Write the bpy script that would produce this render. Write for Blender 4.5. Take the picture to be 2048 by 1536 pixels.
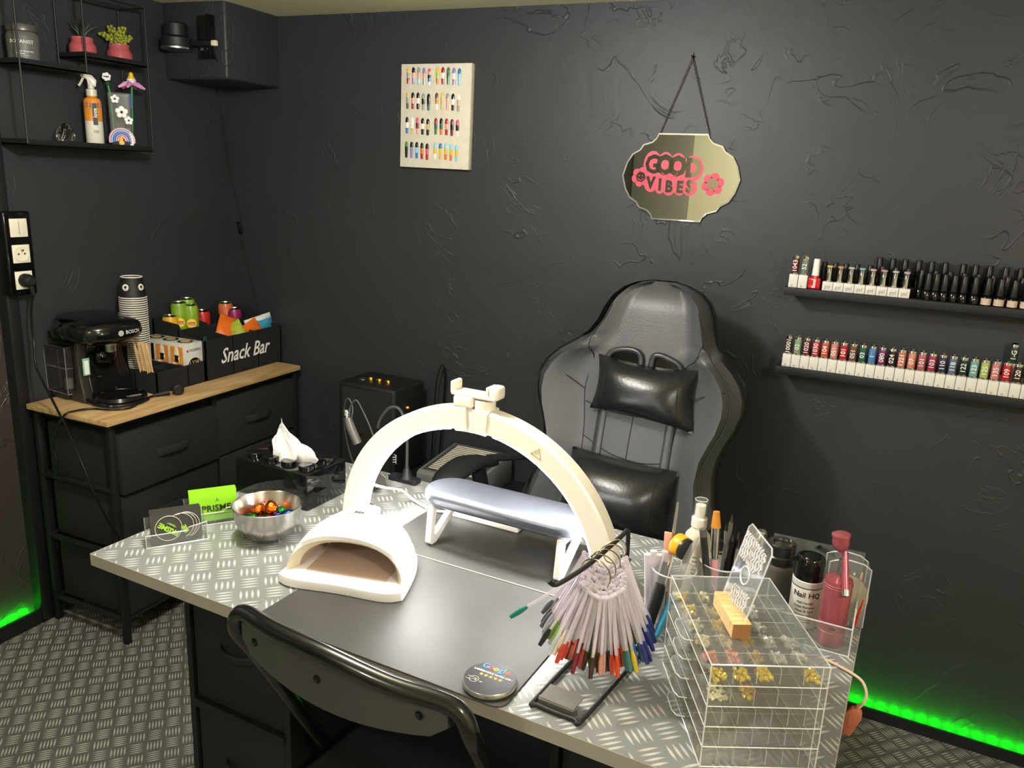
import bpy, bmesh, math, random
from mathutils import Vector, Matrix, Euler
for o in list(bpy.data.objects): bpy.data.objects.remove(o, do_unlink=True)
random.seed(7)
S = bpy.context.scene
C = S.collection
PI = math.pi
R = math.radians
# ------------------------------------------------------------------ camera
def make_camera():
    yaw, pitch, roll = R(23.71), R(14.45), R(2.6)
    f = Vector((-math.sin(yaw)*math.cos(pitch), math.cos(yaw)*math.cos(pitch), -math.sin(pitch)))
    r = Vector((math.cos(yaw), math.sin(yaw), 0)); u = r.cross(f)
    r2 = r*math.cos(roll)+u*math.sin(roll); u2 = u*math.cos(roll)-r*math.sin(roll)
    cd = bpy.data.cameras.new('camera'); co = bpy.data.objects.new('camera', cd); C.objects.link(co)
    m = Matrix((r2, u2, -f)).transposed().to_4x4(); m.translation = (0, 0, 1.42)
    co.matrix_world = m
    cd.sensor_width = 36; cd.lens = 36*1600/2048; cd.clip_start = .02
    S.camera = co
make_camera()
# ------------------------------------------------------------------ world, lights, exposure
w = bpy.data.worlds.new('world'); S.world = w; w.use_nodes = True
w.node_tree.nodes['Background'].inputs[0].default_value = (.5, .48, .44, 1)
w.node_tree.nodes['Background'].inputs[1].default_value = .05
def area(name, loc, aim, size, power, col):
    l = bpy.data.lights.new(name, 'AREA'); l.shape = 'DISK'; l.size = size; l.energy = power; l.color = col
    o = bpy.data.objects.new(name, l); C.objects.link(o); o.location = loc
    o.rotation_euler = (Vector(aim)-Vector(loc)).to_track_quat('-Z', 'Y').to_euler()
    return o
def bulb(name, loc, rad, power, col):
    l = bpy.data.lights.new(name, 'POINT'); l.shadow_soft_size = rad; l.energy = power; l.color = col
    o = bpy.data.objects.new(name, l); C.objects.link(o); o.location = loc; return o
bulb('ceiling_bulb', (-.92, 1.0, 1.76), .05, 33, (1, .99, .98))
bulb('rear_ceiling_bulb', (.75, .1, 1.72), .07, 26, (1, .95, .88))
bulb('mirror_fill_light', (-1.1, -.75, 1.74), .06, 14, (1, .97, .92))  # added fill with no known lamp, brightens the wall the mirror reflects
S.view_settings.view_transform = 'Standard'; S.view_settings.look = 'None'
S.view_settings.gamma = 1; S.view_settings.use_curve_mapping = False
S.view_settings.exposure = .55
S.cycles.transparent_max_bounces = 28; S.cycles.max_bounces = 7; S.cycles.diffuse_bounces = 3; S.cycles.glossy_bounces = 3; S.cycles.transmission_bounces = 6
# ------------------------------------------------------------------ materials
def lin(h):
    if isinstance(h, str):
        h = h.lstrip('#'); c = [int(h[i:i+2], 16)/255 for i in (0, 2, 4)]
    else: c = h
    return tuple((x/12.92 if x <= .04045 else ((x+.055)/1.055)**2.4) for x in c)
MC = {}
def mat(name, col, rough=.5, metal=0, var=.12, scale=40, bump=0, bscale=None, trans=0, ior=1.45, emit=None, estr=0, coat=0, alpha=1, spec=None, sheen=0):
    if name in MC: return MC[name]
    m = bpy.data.materials.new(name); m.use_nodes = True; MC[name] = m
    nt = m.node_tree; b = nt.nodes['Principled BSDF']; L = nt.links.new
    c = lin(col)
    tc = nt.nodes.new('ShaderNodeTexCoord'); nz = nt.nodes.new('ShaderNodeTexNoise')
    nz.inputs['Scale'].default_value = scale; nz.inputs['Detail'].default_value = 1.5
    L(tc.outputs['Object'], nz.inputs['Vector'])
    mx = nt.nodes.new('ShaderNodeMix'); mx.data_type = 'RGBA'
    mx.inputs[6].default_value = (*[x*(1-var) for x in c], 1); mx.inputs[7].default_value = (*[min(1, x*(1+var)) for x in c], 1)
    L(nz.outputs['Fac'], mx.inputs[0]); L(mx.outputs[2], b.inputs['Base Color'])
    b.inputs['Roughness'].default_value = rough; b.inputs['Metallic'].default_value = metal
    b.inputs['IOR'].default_value = ior
    if trans: b.inputs['Transmission Weight'].default_value = trans
    if coat: b.inputs['Coat Weight'].default_value = coat
    if alpha < 1: b.inputs['Alpha'].default_value = alpha
    if spec is not None: b.inputs['Specular IOR Level'].default_value = spec
    if sheen: b.inputs['Sheen Weight'].default_value = sheen
    if emit:
        b.inputs['Emission Color'].default_value = (*lin(emit), 1); b.inputs['Emission Strength'].default_value = estr
    if bump:
        n2 = nt.nodes.new('ShaderNodeTexNoise'); n2.inputs['Scale'].default_value = bscale or scale*4; n2.inputs['Detail'].default_value = 2
        L(tc.outputs['Object'], n2.inputs['Vector'])
        bp = nt.nodes.new('ShaderNodeBump'); bp.inputs['Strength'].default_value = bump; bp.inputs['Distance'].default_value = .002
        L(n2.outputs['Fac'], bp.inputs['Height']); L(bp.outputs['Normal'], b.inputs['Normal'])
    return m
def math_node(nt, op, a, b=None, c=None):
    n = nt.nodes.new('ShaderNodeMath'); n.operation = op
    for i, v in enumerate((a, b, c)):
        if v is None: continue
        if hasattr(v, 'node'): nt.links.new(v, n.inputs[i])
        else: n.inputs[i].default_value = v
    return n.outputs[0]
def tread_mat(name, cell, ang, stops, rough, metal, bump, off=(0, 0), nb=4):
    m = bpy.data.materials.new(name); m.use_nodes = True; nt = m.node_tree; b = nt.nodes['Principled BSDF']; L = nt.links.new
    K = lambda *a: math_node(nt, *a)
    tc = nt.nodes.new('ShaderNodeTexCoord'); mp = nt.nodes.new('ShaderNodeMapping')
    mp.inputs['Rotation'].default_value = (0, 0, ang); mp.inputs['Scale'].default_value = (1/cell, 1/cell, 1); mp.inputs['Location'].default_value = (off[0], off[1], 0)
    L(tc.outputs['Object'], mp.inputs['Vector'])
    sx = nt.nodes.new('ShaderNodeSeparateXYZ'); L(mp.outputs[0], sx.inputs[0])
    X, Y = sx.outputs[0], sx.outputs[1]
    par = K('FLOORED_MODULO', K('ADD', K('FLOOR', X), K('FLOOR', Y)), 2)
    fx = K('SUBTRACT', K('FRACT', X), .5); fy = K('SUBTRACT', K('FRACT', Y), .5)
    d = K('SUBTRACT', fy, fx)
    a = K('ADD', fx, K('MULTIPLY', d, par)); c = K('SUBTRACT', fy, K('MULTIPLY', d, par))
    q = K('ADD', K('DIVIDE', c, .92/nb), nb/2); bb = K('ABSOLUTE', K('SUBTRACT', K('FRACT', q), .5))
    env = K('MULTIPLY', .36, K('SUBTRACT', 1, K('POWER', K('ABSOLUTE', K('DIVIDE', a, .46)), 2)))
    h = K('DIVIDE', K('SUBTRACT', env, bb), .34)
    ins = K('LESS_THAN', K('ABSOLUTE', c), .46)
    h = K('MULTIPLY', K('MAXIMUM', h, 0), ins)
    rp = nt.nodes.new('ShaderNodeValToRGB'); L(h, rp.inputs[0])
    els = rp.color_ramp.elements
    while len(els) < len(stops): els.new(.5)
    for e, (p, cc) in zip(els, stops): e.position = p; e.color = (*lin(cc), 1)
    nz = nt.nodes.new('ShaderNodeTexNoise'); nz.inputs['Scale'].default_value = 9; nz.inputs['Detail'].default_value = 3; L(tc.outputs['Object'], nz.inputs['Vector'])
    mx = nt.nodes.new('ShaderNodeMix'); mx.data_type = 'RGBA'; mx.blend_type = 'MULTIPLY'; mx.inputs[0].default_value = .35
    L(rp.outputs[0], mx.inputs[6]); L(nz.outputs['Fac'], mx.inputs[7]); L(mx.outputs[2], b.inputs['Base Color'])
    b.inputs['Roughness'].default_value = rough; b.inputs['Metallic'].default_value = metal
    bp = nt.nodes.new('ShaderNodeBump'); bp.inputs['Strength'].default_value = bump; bp.inputs['Distance'].default_value = .001
    L(h, bp.inputs['Height']); L(bp.outputs[0], b.inputs['Normal'])
    MC[name] = m; return m
def plaster_mat(name, col, rough, amount, scratch=.5, col2=None):
    m = bpy.data.materials.new(name); m.use_nodes = True; nt = m.node_tree; b = nt.nodes['Principled BSDF']; L = nt.links.new
    K = lambda *a: math_node(nt, *a)
    tc = nt.nodes.new('ShaderNodeTexCoord'); P = tc.outputs['Object']
    def noise(s, det=5, dist=0, vec=P):
        n = nt.nodes.new('ShaderNodeTexNoise'); n.inputs['Scale'].default_value = s; n.inputs['Detail'].default_value = det; n.inputs['Distortion'].default_value = dist
        L(vec, n.inputs['Vector']); return n.outputs['Fac']
    big = noise(2.2, 2, .6); mid = noise(14, 4, .8)
    # trowel ridges: thin contour lines of a warped noise, broken up by a mask
    rid = noise(3.4, 3, 1.6); ln = K('SUBTRACT', 1, K('MINIMUM', K('MULTIPLY', K('ABSOLUTE', K('SUBTRACT', rid, .5)), 85), 1))
    rid2 = noise(6.1, 3, 2.4); ln2 = K('SUBTRACT', 1, K('MINIMUM', K('MULTIPLY', K('ABSOLUTE', K('SUBTRACT', rid2, .54)), 70), 1))
    mask = K('MULTIPLY', K('MAXIMUM', K('SUBTRACT', noise(4.5, 1), .50), 0), 7)
    mask2 = K('MULTIPLY', K('MAXIMUM', K('SUBTRACT', noise(5.7, 1), .53), 0), 7)
    h = K('ADD', K('MULTIPLY', big, .9), K('MULTIPLY', mid, .22))
    h = K('ADD', h, K('MULTIPLY', K('MULTIPLY', ln, mask), scratch)); h = K('ADD', h, K('MULTIPLY', K('MULTIPLY', ln2, mask2), scratch*.7))
    bp = nt.nodes.new('ShaderNodeBump'); bp.inputs['Strength'].default_value = amount; bp.inputs['Distance'].default_value = .01
    L(h, bp.inputs['Height']); L(bp.outputs[0], b.inputs['Normal'])
    c = lin(col); c2 = lin(col2) if col2 else tuple(x*1.35 for x in c)
    mx = nt.nodes.new('ShaderNodeMix'); mx.data_type = 'RGBA'; mx.inputs[6].default_value = (*c, 1); mx.inputs[7].default_value = (*c2, 1)
    L(big, mx.inputs[0]); L(mx.outputs[2], b.inputs['Base Color']); b.inputs['Roughness'].default_value = rough
    MC[name] = m; return m
def wood_mat(name, c1, c2, scale=8, axis=1, rough=.5):
    m = bpy.data.materials.new(name); m.use_nodes = True; nt = m.node_tree; b = nt.nodes['Principled BSDF']; L = nt.links.new
    tc = nt.nodes.new('ShaderNodeTexCoord'); mp = nt.nodes.new('ShaderNodeMapping')
    sc = [scale*5]*3; sc[axis] = scale*.45; mp.inputs['Scale'].default_value = sc
    L(tc.outputs['Object'], mp.inputs[0])
    nz = nt.nodes.new('ShaderNodeTexNoise'); nz.inputs['Scale'].default_value = 2; nz.inputs['Detail'].default_value = 7; nz.inputs['Distortion'].default_value = .6; L(mp.outputs[0], nz.inputs[0])
    rp = nt.nodes.new('ShaderNodeValToRGB'); e = rp.color_ramp.elements; e[0].position = .3; e[1].position = .72
    e[0].color = (*lin(c1), 1); e[1].color = (*lin(c2), 1); L(nz.outputs[0], rp.inputs[0]); L(rp.outputs[0], b.inputs['Base Color'])
    b.inputs['Roughness'].default_value = rough; MC[name] = m; return m
def weave_mat(name, c1, c2, scale=900, rough=.85):
    m = mat(name, c1, rough, var=.1); nt = m.node_tree; b = nt.nodes['Principled BSDF']; L = nt.links.new
    tc = nt.nodes.new('ShaderNodeTexCoord'); vo = nt.nodes.new('ShaderNodeTexVoronoi'); vo.inputs['Scale'].default_value = scale; L(tc.outputs['Object'], vo.inputs['Vector'])
    bp = nt.nodes.new('ShaderNodeBump'); bp.inputs['Strength'].default_value = .5; bp.inputs['Distance'].default_value = .001
    L(vo.outputs['Distance'], bp.inputs['Height']); L(bp.outputs[0], b.inputs['Normal'])
    return m
def clear_mat(name, col='#f4f6f6', alpha=.22, rough=.06):
    # thin clear acrylic: mostly see-through sheet with a real gloss
    m = bpy.data.materials.new(name); m.use_nodes = True; nt = m.node_tree; L = nt.links.new
    for n in list(nt.nodes): nt.nodes.remove(n)
    out = nt.nodes.new('ShaderNodeOutputMaterial'); tr = nt.nodes.new('ShaderNodeBsdfTransparent'); gl = nt.nodes.new('ShaderNodeBsdfGlossy'); df = nt.nodes.new('ShaderNodeBsdfDiffuse')
    fr = nt.nodes.new('ShaderNodeFresnel'); ge = nt.nodes.new('ShaderNodeNewGeometry')
    L(math_node(nt, 'MULTIPLY_ADD', ge.outputs['Backfacing'], 1/1.49-1.49, 1.49), fr.inputs[0])   # a thin sheet reflects alike from both sides
    nz = nt.nodes.new('ShaderNodeTexNoise'); nz.inputs['Scale'].default_value = 60; tc = nt.nodes.new('ShaderNodeTexCoord'); L(tc.outputs['Object'], nz.inputs['Vector'])
    k = math_node(nt, 'MULTIPLY_ADD', nz.outputs['Fac'], .2*alpha, .9*alpha)
    tr.inputs[0].default_value = (*lin(col), 1); df.inputs[0].default_value = (*lin(col), 1); gl.inputs[1].default_value = rough
    m1 = nt.nodes.new('ShaderNodeMixShader'); L(k, m1.inputs[0]); L(tr.outputs[0], m1.inputs[1]); L(df.outputs[0], m1.inputs[2])
    m2 = nt.nodes.new('ShaderNodeMixShader'); L(fr.outputs[0], m2.inputs[0]); L(m1.outputs[0], m2.inputs[1]); L(gl.outputs[0], m2.inputs[2])
    L(m2.outputs[0], out.inputs[0]); MC[name] = m; return m
# ------------------------------------------------------------------ mesh builder
def ccw(pts): return pts
def crom(pts, k=6, closed=False):
    P = [Vector(p) for p in pts]; n = len(P); out = []
    for i in range(n if closed else n-1):
        if closed: a, b, c, d = P[(i-1) % n], P[i], P[(i+1) % n], P[(i+2) % n]
        else: a, b, c, d = P[max(i-1, 0)], P[i], P[i+1], P[min(i+2, n-1)]
        for j in range(k):
            t = j/k
            out.append(.5*((2*b)+(c-a)*t+(2*a-5*b+4*c-d)*t*t+(3*b-a-3*c+d)*t**3))
    if not closed: out.append(P[-1])
    return out
class MB:
    def __init__(s): s.v = []; s.f = []; s.mi = []; s.T = Matrix.Identity(4); s.i = 0
    def add(s, vs, fs):
        n = len(s.v); s.v += [tuple(s.T @ Vector(p)) for p in vs]
        s.f += [tuple(n+i for i in f) for f in fs]; s.mi += [s.i]*len(fs); return s
    def mat(s, i): s.i = i; return s
    def at(s, loc=(0, 0, 0), rot=(0, 0, 0), sc=(1, 1, 1)):
        s.T = Matrix.LocRotScale(Vector(loc), Euler(rot), Vector(sc)); return s
    def box(s, x0, x1, y0, y1, z0, z1, bev=0, seg=2):
        vs = [(x, y, z) for z in (z0, z1) for y in (y0, y1) for x in (x0, x1)]
        fs = [(0, 2, 3, 1), (4, 5, 7, 6), (0, 1, 5, 4), (2, 6, 7, 3), (0, 4, 6, 2), (1, 3, 7, 5)]
        if bev: return s._bev(vs, fs, bev, seg)
        return s.add(vs, fs)
    def _bev(s, vs, fs, bev, seg=2, ang=.3):
        bm = bmesh.new(); V = [bm.verts.new(p) for p in vs]
        for f in fs: bm.faces.new([V[i] for i in f])
        bm.normal_update()
        es = [e for e in bm.edges if len(e.link_faces) == 2 and e.calc_face_angle(0) > ang]
        bmesh.ops.bevel(bm, geom=es, offset=bev, segments=seg, profile=.5, affect='EDGES', clamp_overlap=True)
        bm.verts.index_update()
        vs = [tuple(v.co) for v in bm.verts]; fs = [tuple(v.index for v in f.verts) for f in bm.faces]; bm.free()
        return s.add(vs, fs)
    def prism(s, poly, z0, z1, bev=0, seg=2, axis='z'):
        n = len(poly)
        def mp(x, y, z): return (x, y, z) if axis == 'z' else ((x, z, y) if axis == 'y' else (z, x, y))
        vs = [mp(x, y, z0) for x, y in poly]+[mp(x, y, z1) for x, y in poly]
        fs = [tuple(reversed(range(n))), tuple(range(n, 2*n))]+[(i, (i+1) % n, n+(i+1) % n, n+i) for i in range(n)]
        if axis == 'y': fs = [tuple(reversed(f)) for f in fs]
        if bev: return s._bev(vs, fs, bev, seg)
        return s.add(vs, fs)
    def lathe(s, prof, n=24, c=(0, 0, 0), axis='z', sx=1, sy=1):
        vs = []; fs = []
        for r, z in prof:
            for i in range(n):
                a = 2*PI*i/n; x, y = r*math.cos(a)*sx, r*math.sin(a)*sy
                p = (x, y, z) if axis == 'z' else ((x, -z, y) if axis == 'y' else (z, x, y))
                vs.append((p[0]+c[0], p[1]+c[1], p[2]+c[2]))
        for k in range(len(prof)-1):
            for i in range(n):
                j = (i+1) % n; fs.append((k*n+i, k*n+j, (k+1)*n+j, (k+1)*n+i))
        if prof[0][0] > 1e-6: fs.append(tuple(reversed(range(n))))
        if prof[-1][0] > 1e-6: fs.append(tuple((len(prof)-1)*n+i for i in range(n)))
        return s.add(vs, fs)
    def loft(s, rings, cap=True, closed=True):
        n = len(rings[0]); vs = [p for r in rings for p in r]; fs = []
        for k in range(len(rings)-1):
            for i in range(n if closed else n-1):
                j = (i+1) % n; fs.append((k*n+i, k*n+j, (k+1)*n+j, (k+1)*n+i))
        if cap: fs.append(tuple(reversed(range(n)))); fs.append(tuple((len(rings)-1)*n+i for i in range(n)))
        return s.add(vs, fs)
    def tube(s, pts, r, n=8, cyc=False, flat=None, up=None):
        P = [Vector(p) for p in pts]; m = len(P); rings = []; prev = None
        for i, p in enumerate(P):
            if cyc: t = (P[(i+1) % m]-P[i-1]).normalized()
            else: t = (P[min(i+1, m-1)]-P[max(i-1, 0)]).normalized()
            if prev is None:
                u = Vector(up) if up else (Vector((0, 0, 1)) if abs(t.z) < .9 else Vector((1, 0, 0)))
                u = (u-t*u.dot(t)).normalized()
            else:
                u = (prev-t*prev.dot(t)).normalized()
            prev = u; v = t.cross(u); rr = r[i] if isinstance(r, (list, tuple)) else r
            a, b = (rr, rr) if not flat else flat
            rings.append([tuple(p+u*(a*math.cos(2*PI*k/n))+v*(b*math.sin(2*PI*k/n))) for k in range(n)])
        if cyc: rings.append(rings[0])
        return s.loft(rings, cap=not cyc)
    def sphere(s, c, r, n=14, m=8, sc=(1, 1, 1)):
        prof = [(r*math.sin(PI*k/m), -r*math.cos(PI*k/m)) for k in range(m+1)]
        T = s.T.copy(); s.T = T @ Matrix.LocRotScale(Vector(c), None, Vector(sc)); s.lathe(prof, n); s.T = T; return s
    def build(s, name, ma, parent=None, loc=None, rot=None, smooth=38, kind=None):
        me = bpy.data.meshes.new(name); me.from_pydata(s.v, [], s.f)
        ms = ma if isinstance(ma, (list, tuple)) else [ma]
        for m in ms: me.materials.append(m if not isinstance(m, str) else MC[m])
        if len(ms) > 1: me.polygons.foreach_set('material_index', s.mi)
        bm = bmesh.new(); bm.from_mesh(me); bmesh.ops.remove_doubles(bm, verts=bm.verts, dist=1e-6)
        bmesh.ops.recalc_face_normals(bm, faces=bm.faces)
        if smooth:
            a = R(smooth)
            for f in bm.faces: f.smooth = True
            for e in bm.edges: e.smooth = len(e.link_faces) == 2 and e.calc_face_angle(0) < a
        bm.to_mesh(me); bm.free()
        return link(name, me, parent, loc, rot, kind)
def link(name, me, parent=None, loc=None, rot=None, kind=None):
    o = bpy.data.objects.new(name, me); C.objects.link(o)
    if parent: o.parent = parent
    if loc is not None: o.location = loc
    if rot is not None: o.rotation_euler = rot
    if kind: o['kind'] = kind
    return o
def tag(o, label, cat, group=None):
    o['label'] = label; o['category'] = cat
    if group: o['group'] = group
    return o
def thing(name, label, cat, loc=(0, 0, 0), rz=0, group=None):
    o = bpy.data.objects.new(name, None); C.objects.link(o); o.empty_display_size = .02
    o.location = loc; o.rotation_euler = (0, 0, rz); return tag(o, label, cat, group)
def copy_tree(o, parent=None):
    c = o.copy(); C.objects.link(c); c.parent = parent
    for ch in o.children: copy_tree(ch, c)
    return c
TXT = {}
def text(parent, body, size, ma, loc, rot=(PI/2, 0, 0), name='lettering', shear=0, ext=.0002, fat=0, bend=None, sx=1, align='CENTER'):
    key = (body, size, shear, ext, fat, bend, sx, align, ma if isinstance(ma, str) else ma.name)
    if key not in TXT:
        cu = bpy.data.curves.new('t', 'FONT'); cu.body = body; cu.size = size; cu.shear = shear; cu.extrude = ext; cu.offset = fat
        cu.align_x = align; cu.align_y = 'CENTER'; cu.resolution_u = 2
        t = bpy.data.objects.new('t', cu); C.objects.link(t)
        dg = bpy.context.evaluated_depsgraph_get(); me = bpy.data.meshes.new_from_object(t.evaluated_get(dg))
        bpy.data.objects.remove(t); bpy.data.curves.remove(cu)
        for v in me.vertices:
            v.co.x *= sx
            if bend:
                a = v.co.x/bend; q = bend+v.co.z; v.co.x = q*math.sin(a); v.co.z = q*math.cos(a)-bend
        me.materials.clear(); me.materials.append(MC[ma] if isinstance(ma, str) else ma); TXT[key] = me
    return link(name, TXT[key], parent, loc, rot)
# frames: the desk and the back wall are turned 3.3 degrees against the left wall
AN = R(-3.3)
UX, UY = Vector((math.cos(AN), math.sin(AN), 0)), Vector((-math.sin(AN), math.cos(AN), 0))
DO = Vector((-1.177, .877, .75)); BO = Vector((-2.226, 2.366, 0))
def dw(s, t, z=0): return DO+UX*s+UY*t+Vector((0, 0, z))
def bw(u, d, z): return BO+UX*u-UY*d+Vector((0, 0, z))
# ------------------------------------------------------------------ shared materials
plaster_mat('wall_paint', '#282a2d', .50, .44, .34)
plaster_mat('wall_gloss', '#37322f', .30, .6, .25)
mat('cream_plaster', '#e4dbb6', .8, var=.06, scale=3, bump=.3, bscale=25)
mat('trim_black', '#17181a', .45, scale=20, bump=.1)
tread_mat('floor_tread', .0413, R(45), [(0, '#5d5d58'), (.05, '#595955'), (.35, '#93938c'), (1, '#bbbbb3')], .45, 0, .25, (-.36, -.21), 5)
tread_mat('desk_tread', .0388, R(45), [(0, '#80827f'), (.08, '#777976'), (.35, '#9d9f9c'), (1, '#c8c9c6')], .25, 0, .25, (.19, .64), 4)
mat('edge_band', '#9a958b', .5, var=.08)
wood_mat('oak', '#a9834f', '#cdb083', 6, 1, .5)
wood_mat('pine', '#c99a55', '#ecd09a', 30, 0, .45)
wood_mat('stir_wood', '#d3a66d', '#e9c795', 40, 2, .6)
weave_mat('fabric_black', '#1b1c1d', '#000000', 700)
mat('metal_black', '#111213', .58, 0, bump=.05)
mat('plastic_black', '#101112', .22, 0)
mat('plastic_black_matte', '#15161a', .5, 0, bump=.1)
mat('gloss_black', '#08090a', .08, 0)
mat('rubber_black', '#141414', .6)
mat('white_plastic', '#eeeae0', .3, var=.03)
mat('white_print', '#e9e7e2', .6, var=.02)
mat('cream_plastic', '#e9e2cc', .35, var=.03)
mat('warm_plastic', '#e8dfc8', .4, var=.03)
mat('chrome', '#d8d8d8', .12, 1, var=.03)
mat('steel', '#b9b9b8', .28, 1, var=.05)
mat('brass', '#c99a45', .2, 1)
mat('gold', '#e6c452', .18, 1)
mat('grey_mid', '#8b8b8a', .45)
mat('glass_clear', '#ffffff', .03, 0, var=0, trans=1, ior=1.45)
clear_mat('acrylic', '#f7f8f8', .05)
clear_mat('acrylic_edge', '#ffffff', .4)
# ------------------------------------------------------------------ setting
def struct(name, mb, ma, parent=None, loc=None, rot=None, label=None):
    o = mb.build(name, ma, parent, loc, rot)
    o['kind'] = 'structure'
    if label: o['label'] = label
    return o
XA = -2.226
struct('floor', MB().box(-2.4, 1.7, -1.7, 2.6, -.05, 0), 'floor_tread', label='grey vinyl floor printed with tread plate bars')
struct('wall_back', MB().box(-.15, 4.1, 0, .12, 0, 2.1), 'wall_paint', loc=BO, rot=(0, 0, AN), label='charcoal hand-plastered wall behind the desk chair')
struct('wall_left', MB().box(-.1, 0, 1.5, 2.55, 0, 2.1), 'wall_paint', loc=(XA, 0, 0), label='charcoal plastered wall with the wire shelf')
struct('wall_left', MB().box(-.1, 0, -1.7, 1.47, 0, 2.1), 'wall_gloss', loc=(-2.252, 0, 0), label='glossy dark painted wall beside the socket strip')
struct('trim_1', MB().box(-2.34, -2.214, 1.467, 1.503, 0, 2.1, .003), 'trim_black', label='black upright trim under and over the socket strip')
struct('wall_right', MB().box(1.6, 1.7, -1.7, 2.6, 0, 2.1), 'cream_plaster')
mat('khaki_plaster', '#cdc8a6', .8, var=.06, scale=3)
struct('wall_front', MB().box(-2.4, 1.7, -1.72, -1.6, 0, 2.1), 'khaki_plaster')
mat('door_olive', '#7d7b6b', .5, bump=.05)
d1 = struct('door_1', MB().box(-2.25, -1.795, -1.6, -1.55, 0, 1.85, .004), 'door_olive', label='olive grey door seen in the hanging mirror')
struct('door_handle', MB().tube([(-1.83, -1.55, 1.0), (-1.83, -1.50, 1.0), (-1.94, -1.495, 1.0)], .008), 'steel', d1)
cl = MB(); vs = []
for (x, y, z) in ((-2.4, -1.7, 1.93), (1.7, -1.7, 1.93), (1.7, 2.7, 1.862), (-2.4, 2.7, 1.922)): vs += [(x, y, z), (x, y, z+.1)]
cl.add(vs, [(0, 2, 4, 6), (1, 7, 5, 3), (0, 1, 3, 2), (2, 3, 5, 4), (4, 5, 7, 6), (6, 7, 1, 0)])
struct('ceiling', cl, 'cream_plaster', label='low cream plastered ceiling')
struct('trim_2', MB().box(XA, -1.965, 2.10, 2.40, 1.685, 1.96, .008, 3), 'wall_paint', label='boxed-in beam in the wall corner under the ceiling')
struct('baseboard_back', MB().box(.0, 3.9, -.032, -.022, 0, .03).box(.0, 3.9, -.022, 0, 0, .008), 'trim_black', loc=BO, rot=(0, 0, AN), label='low black skirting hiding the green light strip')
struct('baseboard_left', MB().box(.022, .034, -1.6, 1.466, 0, .045).box(0, .022, -1.6, 1.466, 0, .008), 'trim_black', loc=(-2.252, 0, 0), label='low black skirting below the glossy wall')
mat('led_green', '#10ff20', .4, emit='#02f80c', estr=105)
mat('led_tape', '#101510', .6)
def led_strip(loc, rz, length, label, n):
    # tape stuck to the hidden face of the skirting, shining at the wall
    t = thing('led_strip', label, 'light strip', loc, rz)
    MB().box(0, length, 0, .0008, -.005, .005).build('tape', 'led_tape', t)
    b = MB()
    for i in range(n):
        x = (i+.5)*length/n; b.box(x-.010, x+.010, .0008, .0028, -.0035, .0035)
    b.build('diodes', 'led_green', t)
    return t
led_strip(bw(.9, .0218, .022), AN, 2.4, 'green glowing light strip low on the back wall behind the skirting', 70)
led_strip(Vector((-2.252+.0218, -.6, .036)), PI/2, 2.06, 'green glowing light strip low on the glossy left wall', 60)
# ------------------------------------------------------------------ wire shelf and its things (left wall)
sh = thing('wall_shelf', 'black wire-frame wall shelf with trays above the coffee corner', 'shelf', (XA, 0, 0))
Y0, Y1, YD, X0, X1 = 1.503, 1.918, 1.703, .006, .117
ZB, ZL, ZR, ZT = 1.452, 1.656, 1.700, 1.865
def bar(name, pts, r=.0028): return MB().tube(pts, r, 6).build(name, 'metal_black', sh)
for y in (Y0, Y1):
    for x in (X0, X1): bar('upright', [(x, y, ZB), (x, y, ZT)])
for x in (X0, X1): bar('upright', [(x, YD, ZL), (x, YD, ZT)])
for z, a, b in ((ZT, Y0, Y1), (ZB, Y0, Y1)):
    for x in (X0, X1): bar('rail', [(x, a, z), (x, b, z)])
for z, y in ((ZT, Y0), (ZT, Y1), (ZT, YD)): bar('cross_bar', [(X0, y, z), (X1, y, z)])
def tray(y0, y1, z):
    MB().box(X0, X1, y0, y1, z-.004, z).box(X1-.002, X1, y0, y1, z-.004, z+.012).box(X0, X0+.002, y0, y1, z-.004, z+.012).box(X0, X1, y0, y0+.002, z-.004, z+.012).box(X0, X1, y1-.002, y1, z-.004, z+.012).build('tray', 'metal_black', sh)
tray(Y0, Y1, ZB); tray(Y0, YD, ZL); tray(YD, Y1, ZR)
CAMZ = R(50)   # turn of things on this shelf towards the room
mat('jar_grey', '#5b5b56', .45); mat('jar_lid', '#6d6a64', .35, .6)
j = thing('candle_jar', 'grey lidded candle jar lettered BOTANIST on the wire shelf', 'jar', (XA+.062, 1.557, ZL), CAMZ)
MB().lathe([(.034, 0), (.038, .003), (.039, .07), (.037, .078), (.033, .083)], 32).build('body', 'jar_grey', j)
MB().lathe([(.034, .083), (.037, .085), (.037, .098), (.035, .101), (0, .101)], 32).build('lid', 'jar_lid', j)
text(j, 'BOTANIST', .0125, 'white_print', (0, -.0392, .056), bend=.0392)
text(j, 'Jasmine & Woody Aura', .0048, 'white_print', (.004, -.0392, .032), bend=.0392, fat=.0001)
MB().box(-.014, .006, -.0398, -.0393, .0255, .0268).build('printed_line', 'white_print', j)
MB().box(-.014, .018, -.0398, -.0393, .021, .0214).build('printed_line', 'white_print', j)
mat('pot_pink', '#b4555a', .25, coat=.3, var=.06); mat('leaf_dark', '#243029', .5); mat('leaf_lime', '#8a8f2c', .45, var=.25)
def pot(label, y, name):
    t = thing(name, label, 'potted plant', (XA+.06, y, ZR), CAMZ)
    MB().lathe([(.026, 0), (.036, .006), (.036, .03), (.034, .036), (.029, .043), (.029, .056), (.027, .056), (.026, .045), (0, .045)], 24).build('pot', 'pot_pink', t)
    return t
p = pot('spiky dark green plant in a pink pot next to the lime succulent', 1.742, 'potted_agave')
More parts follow.
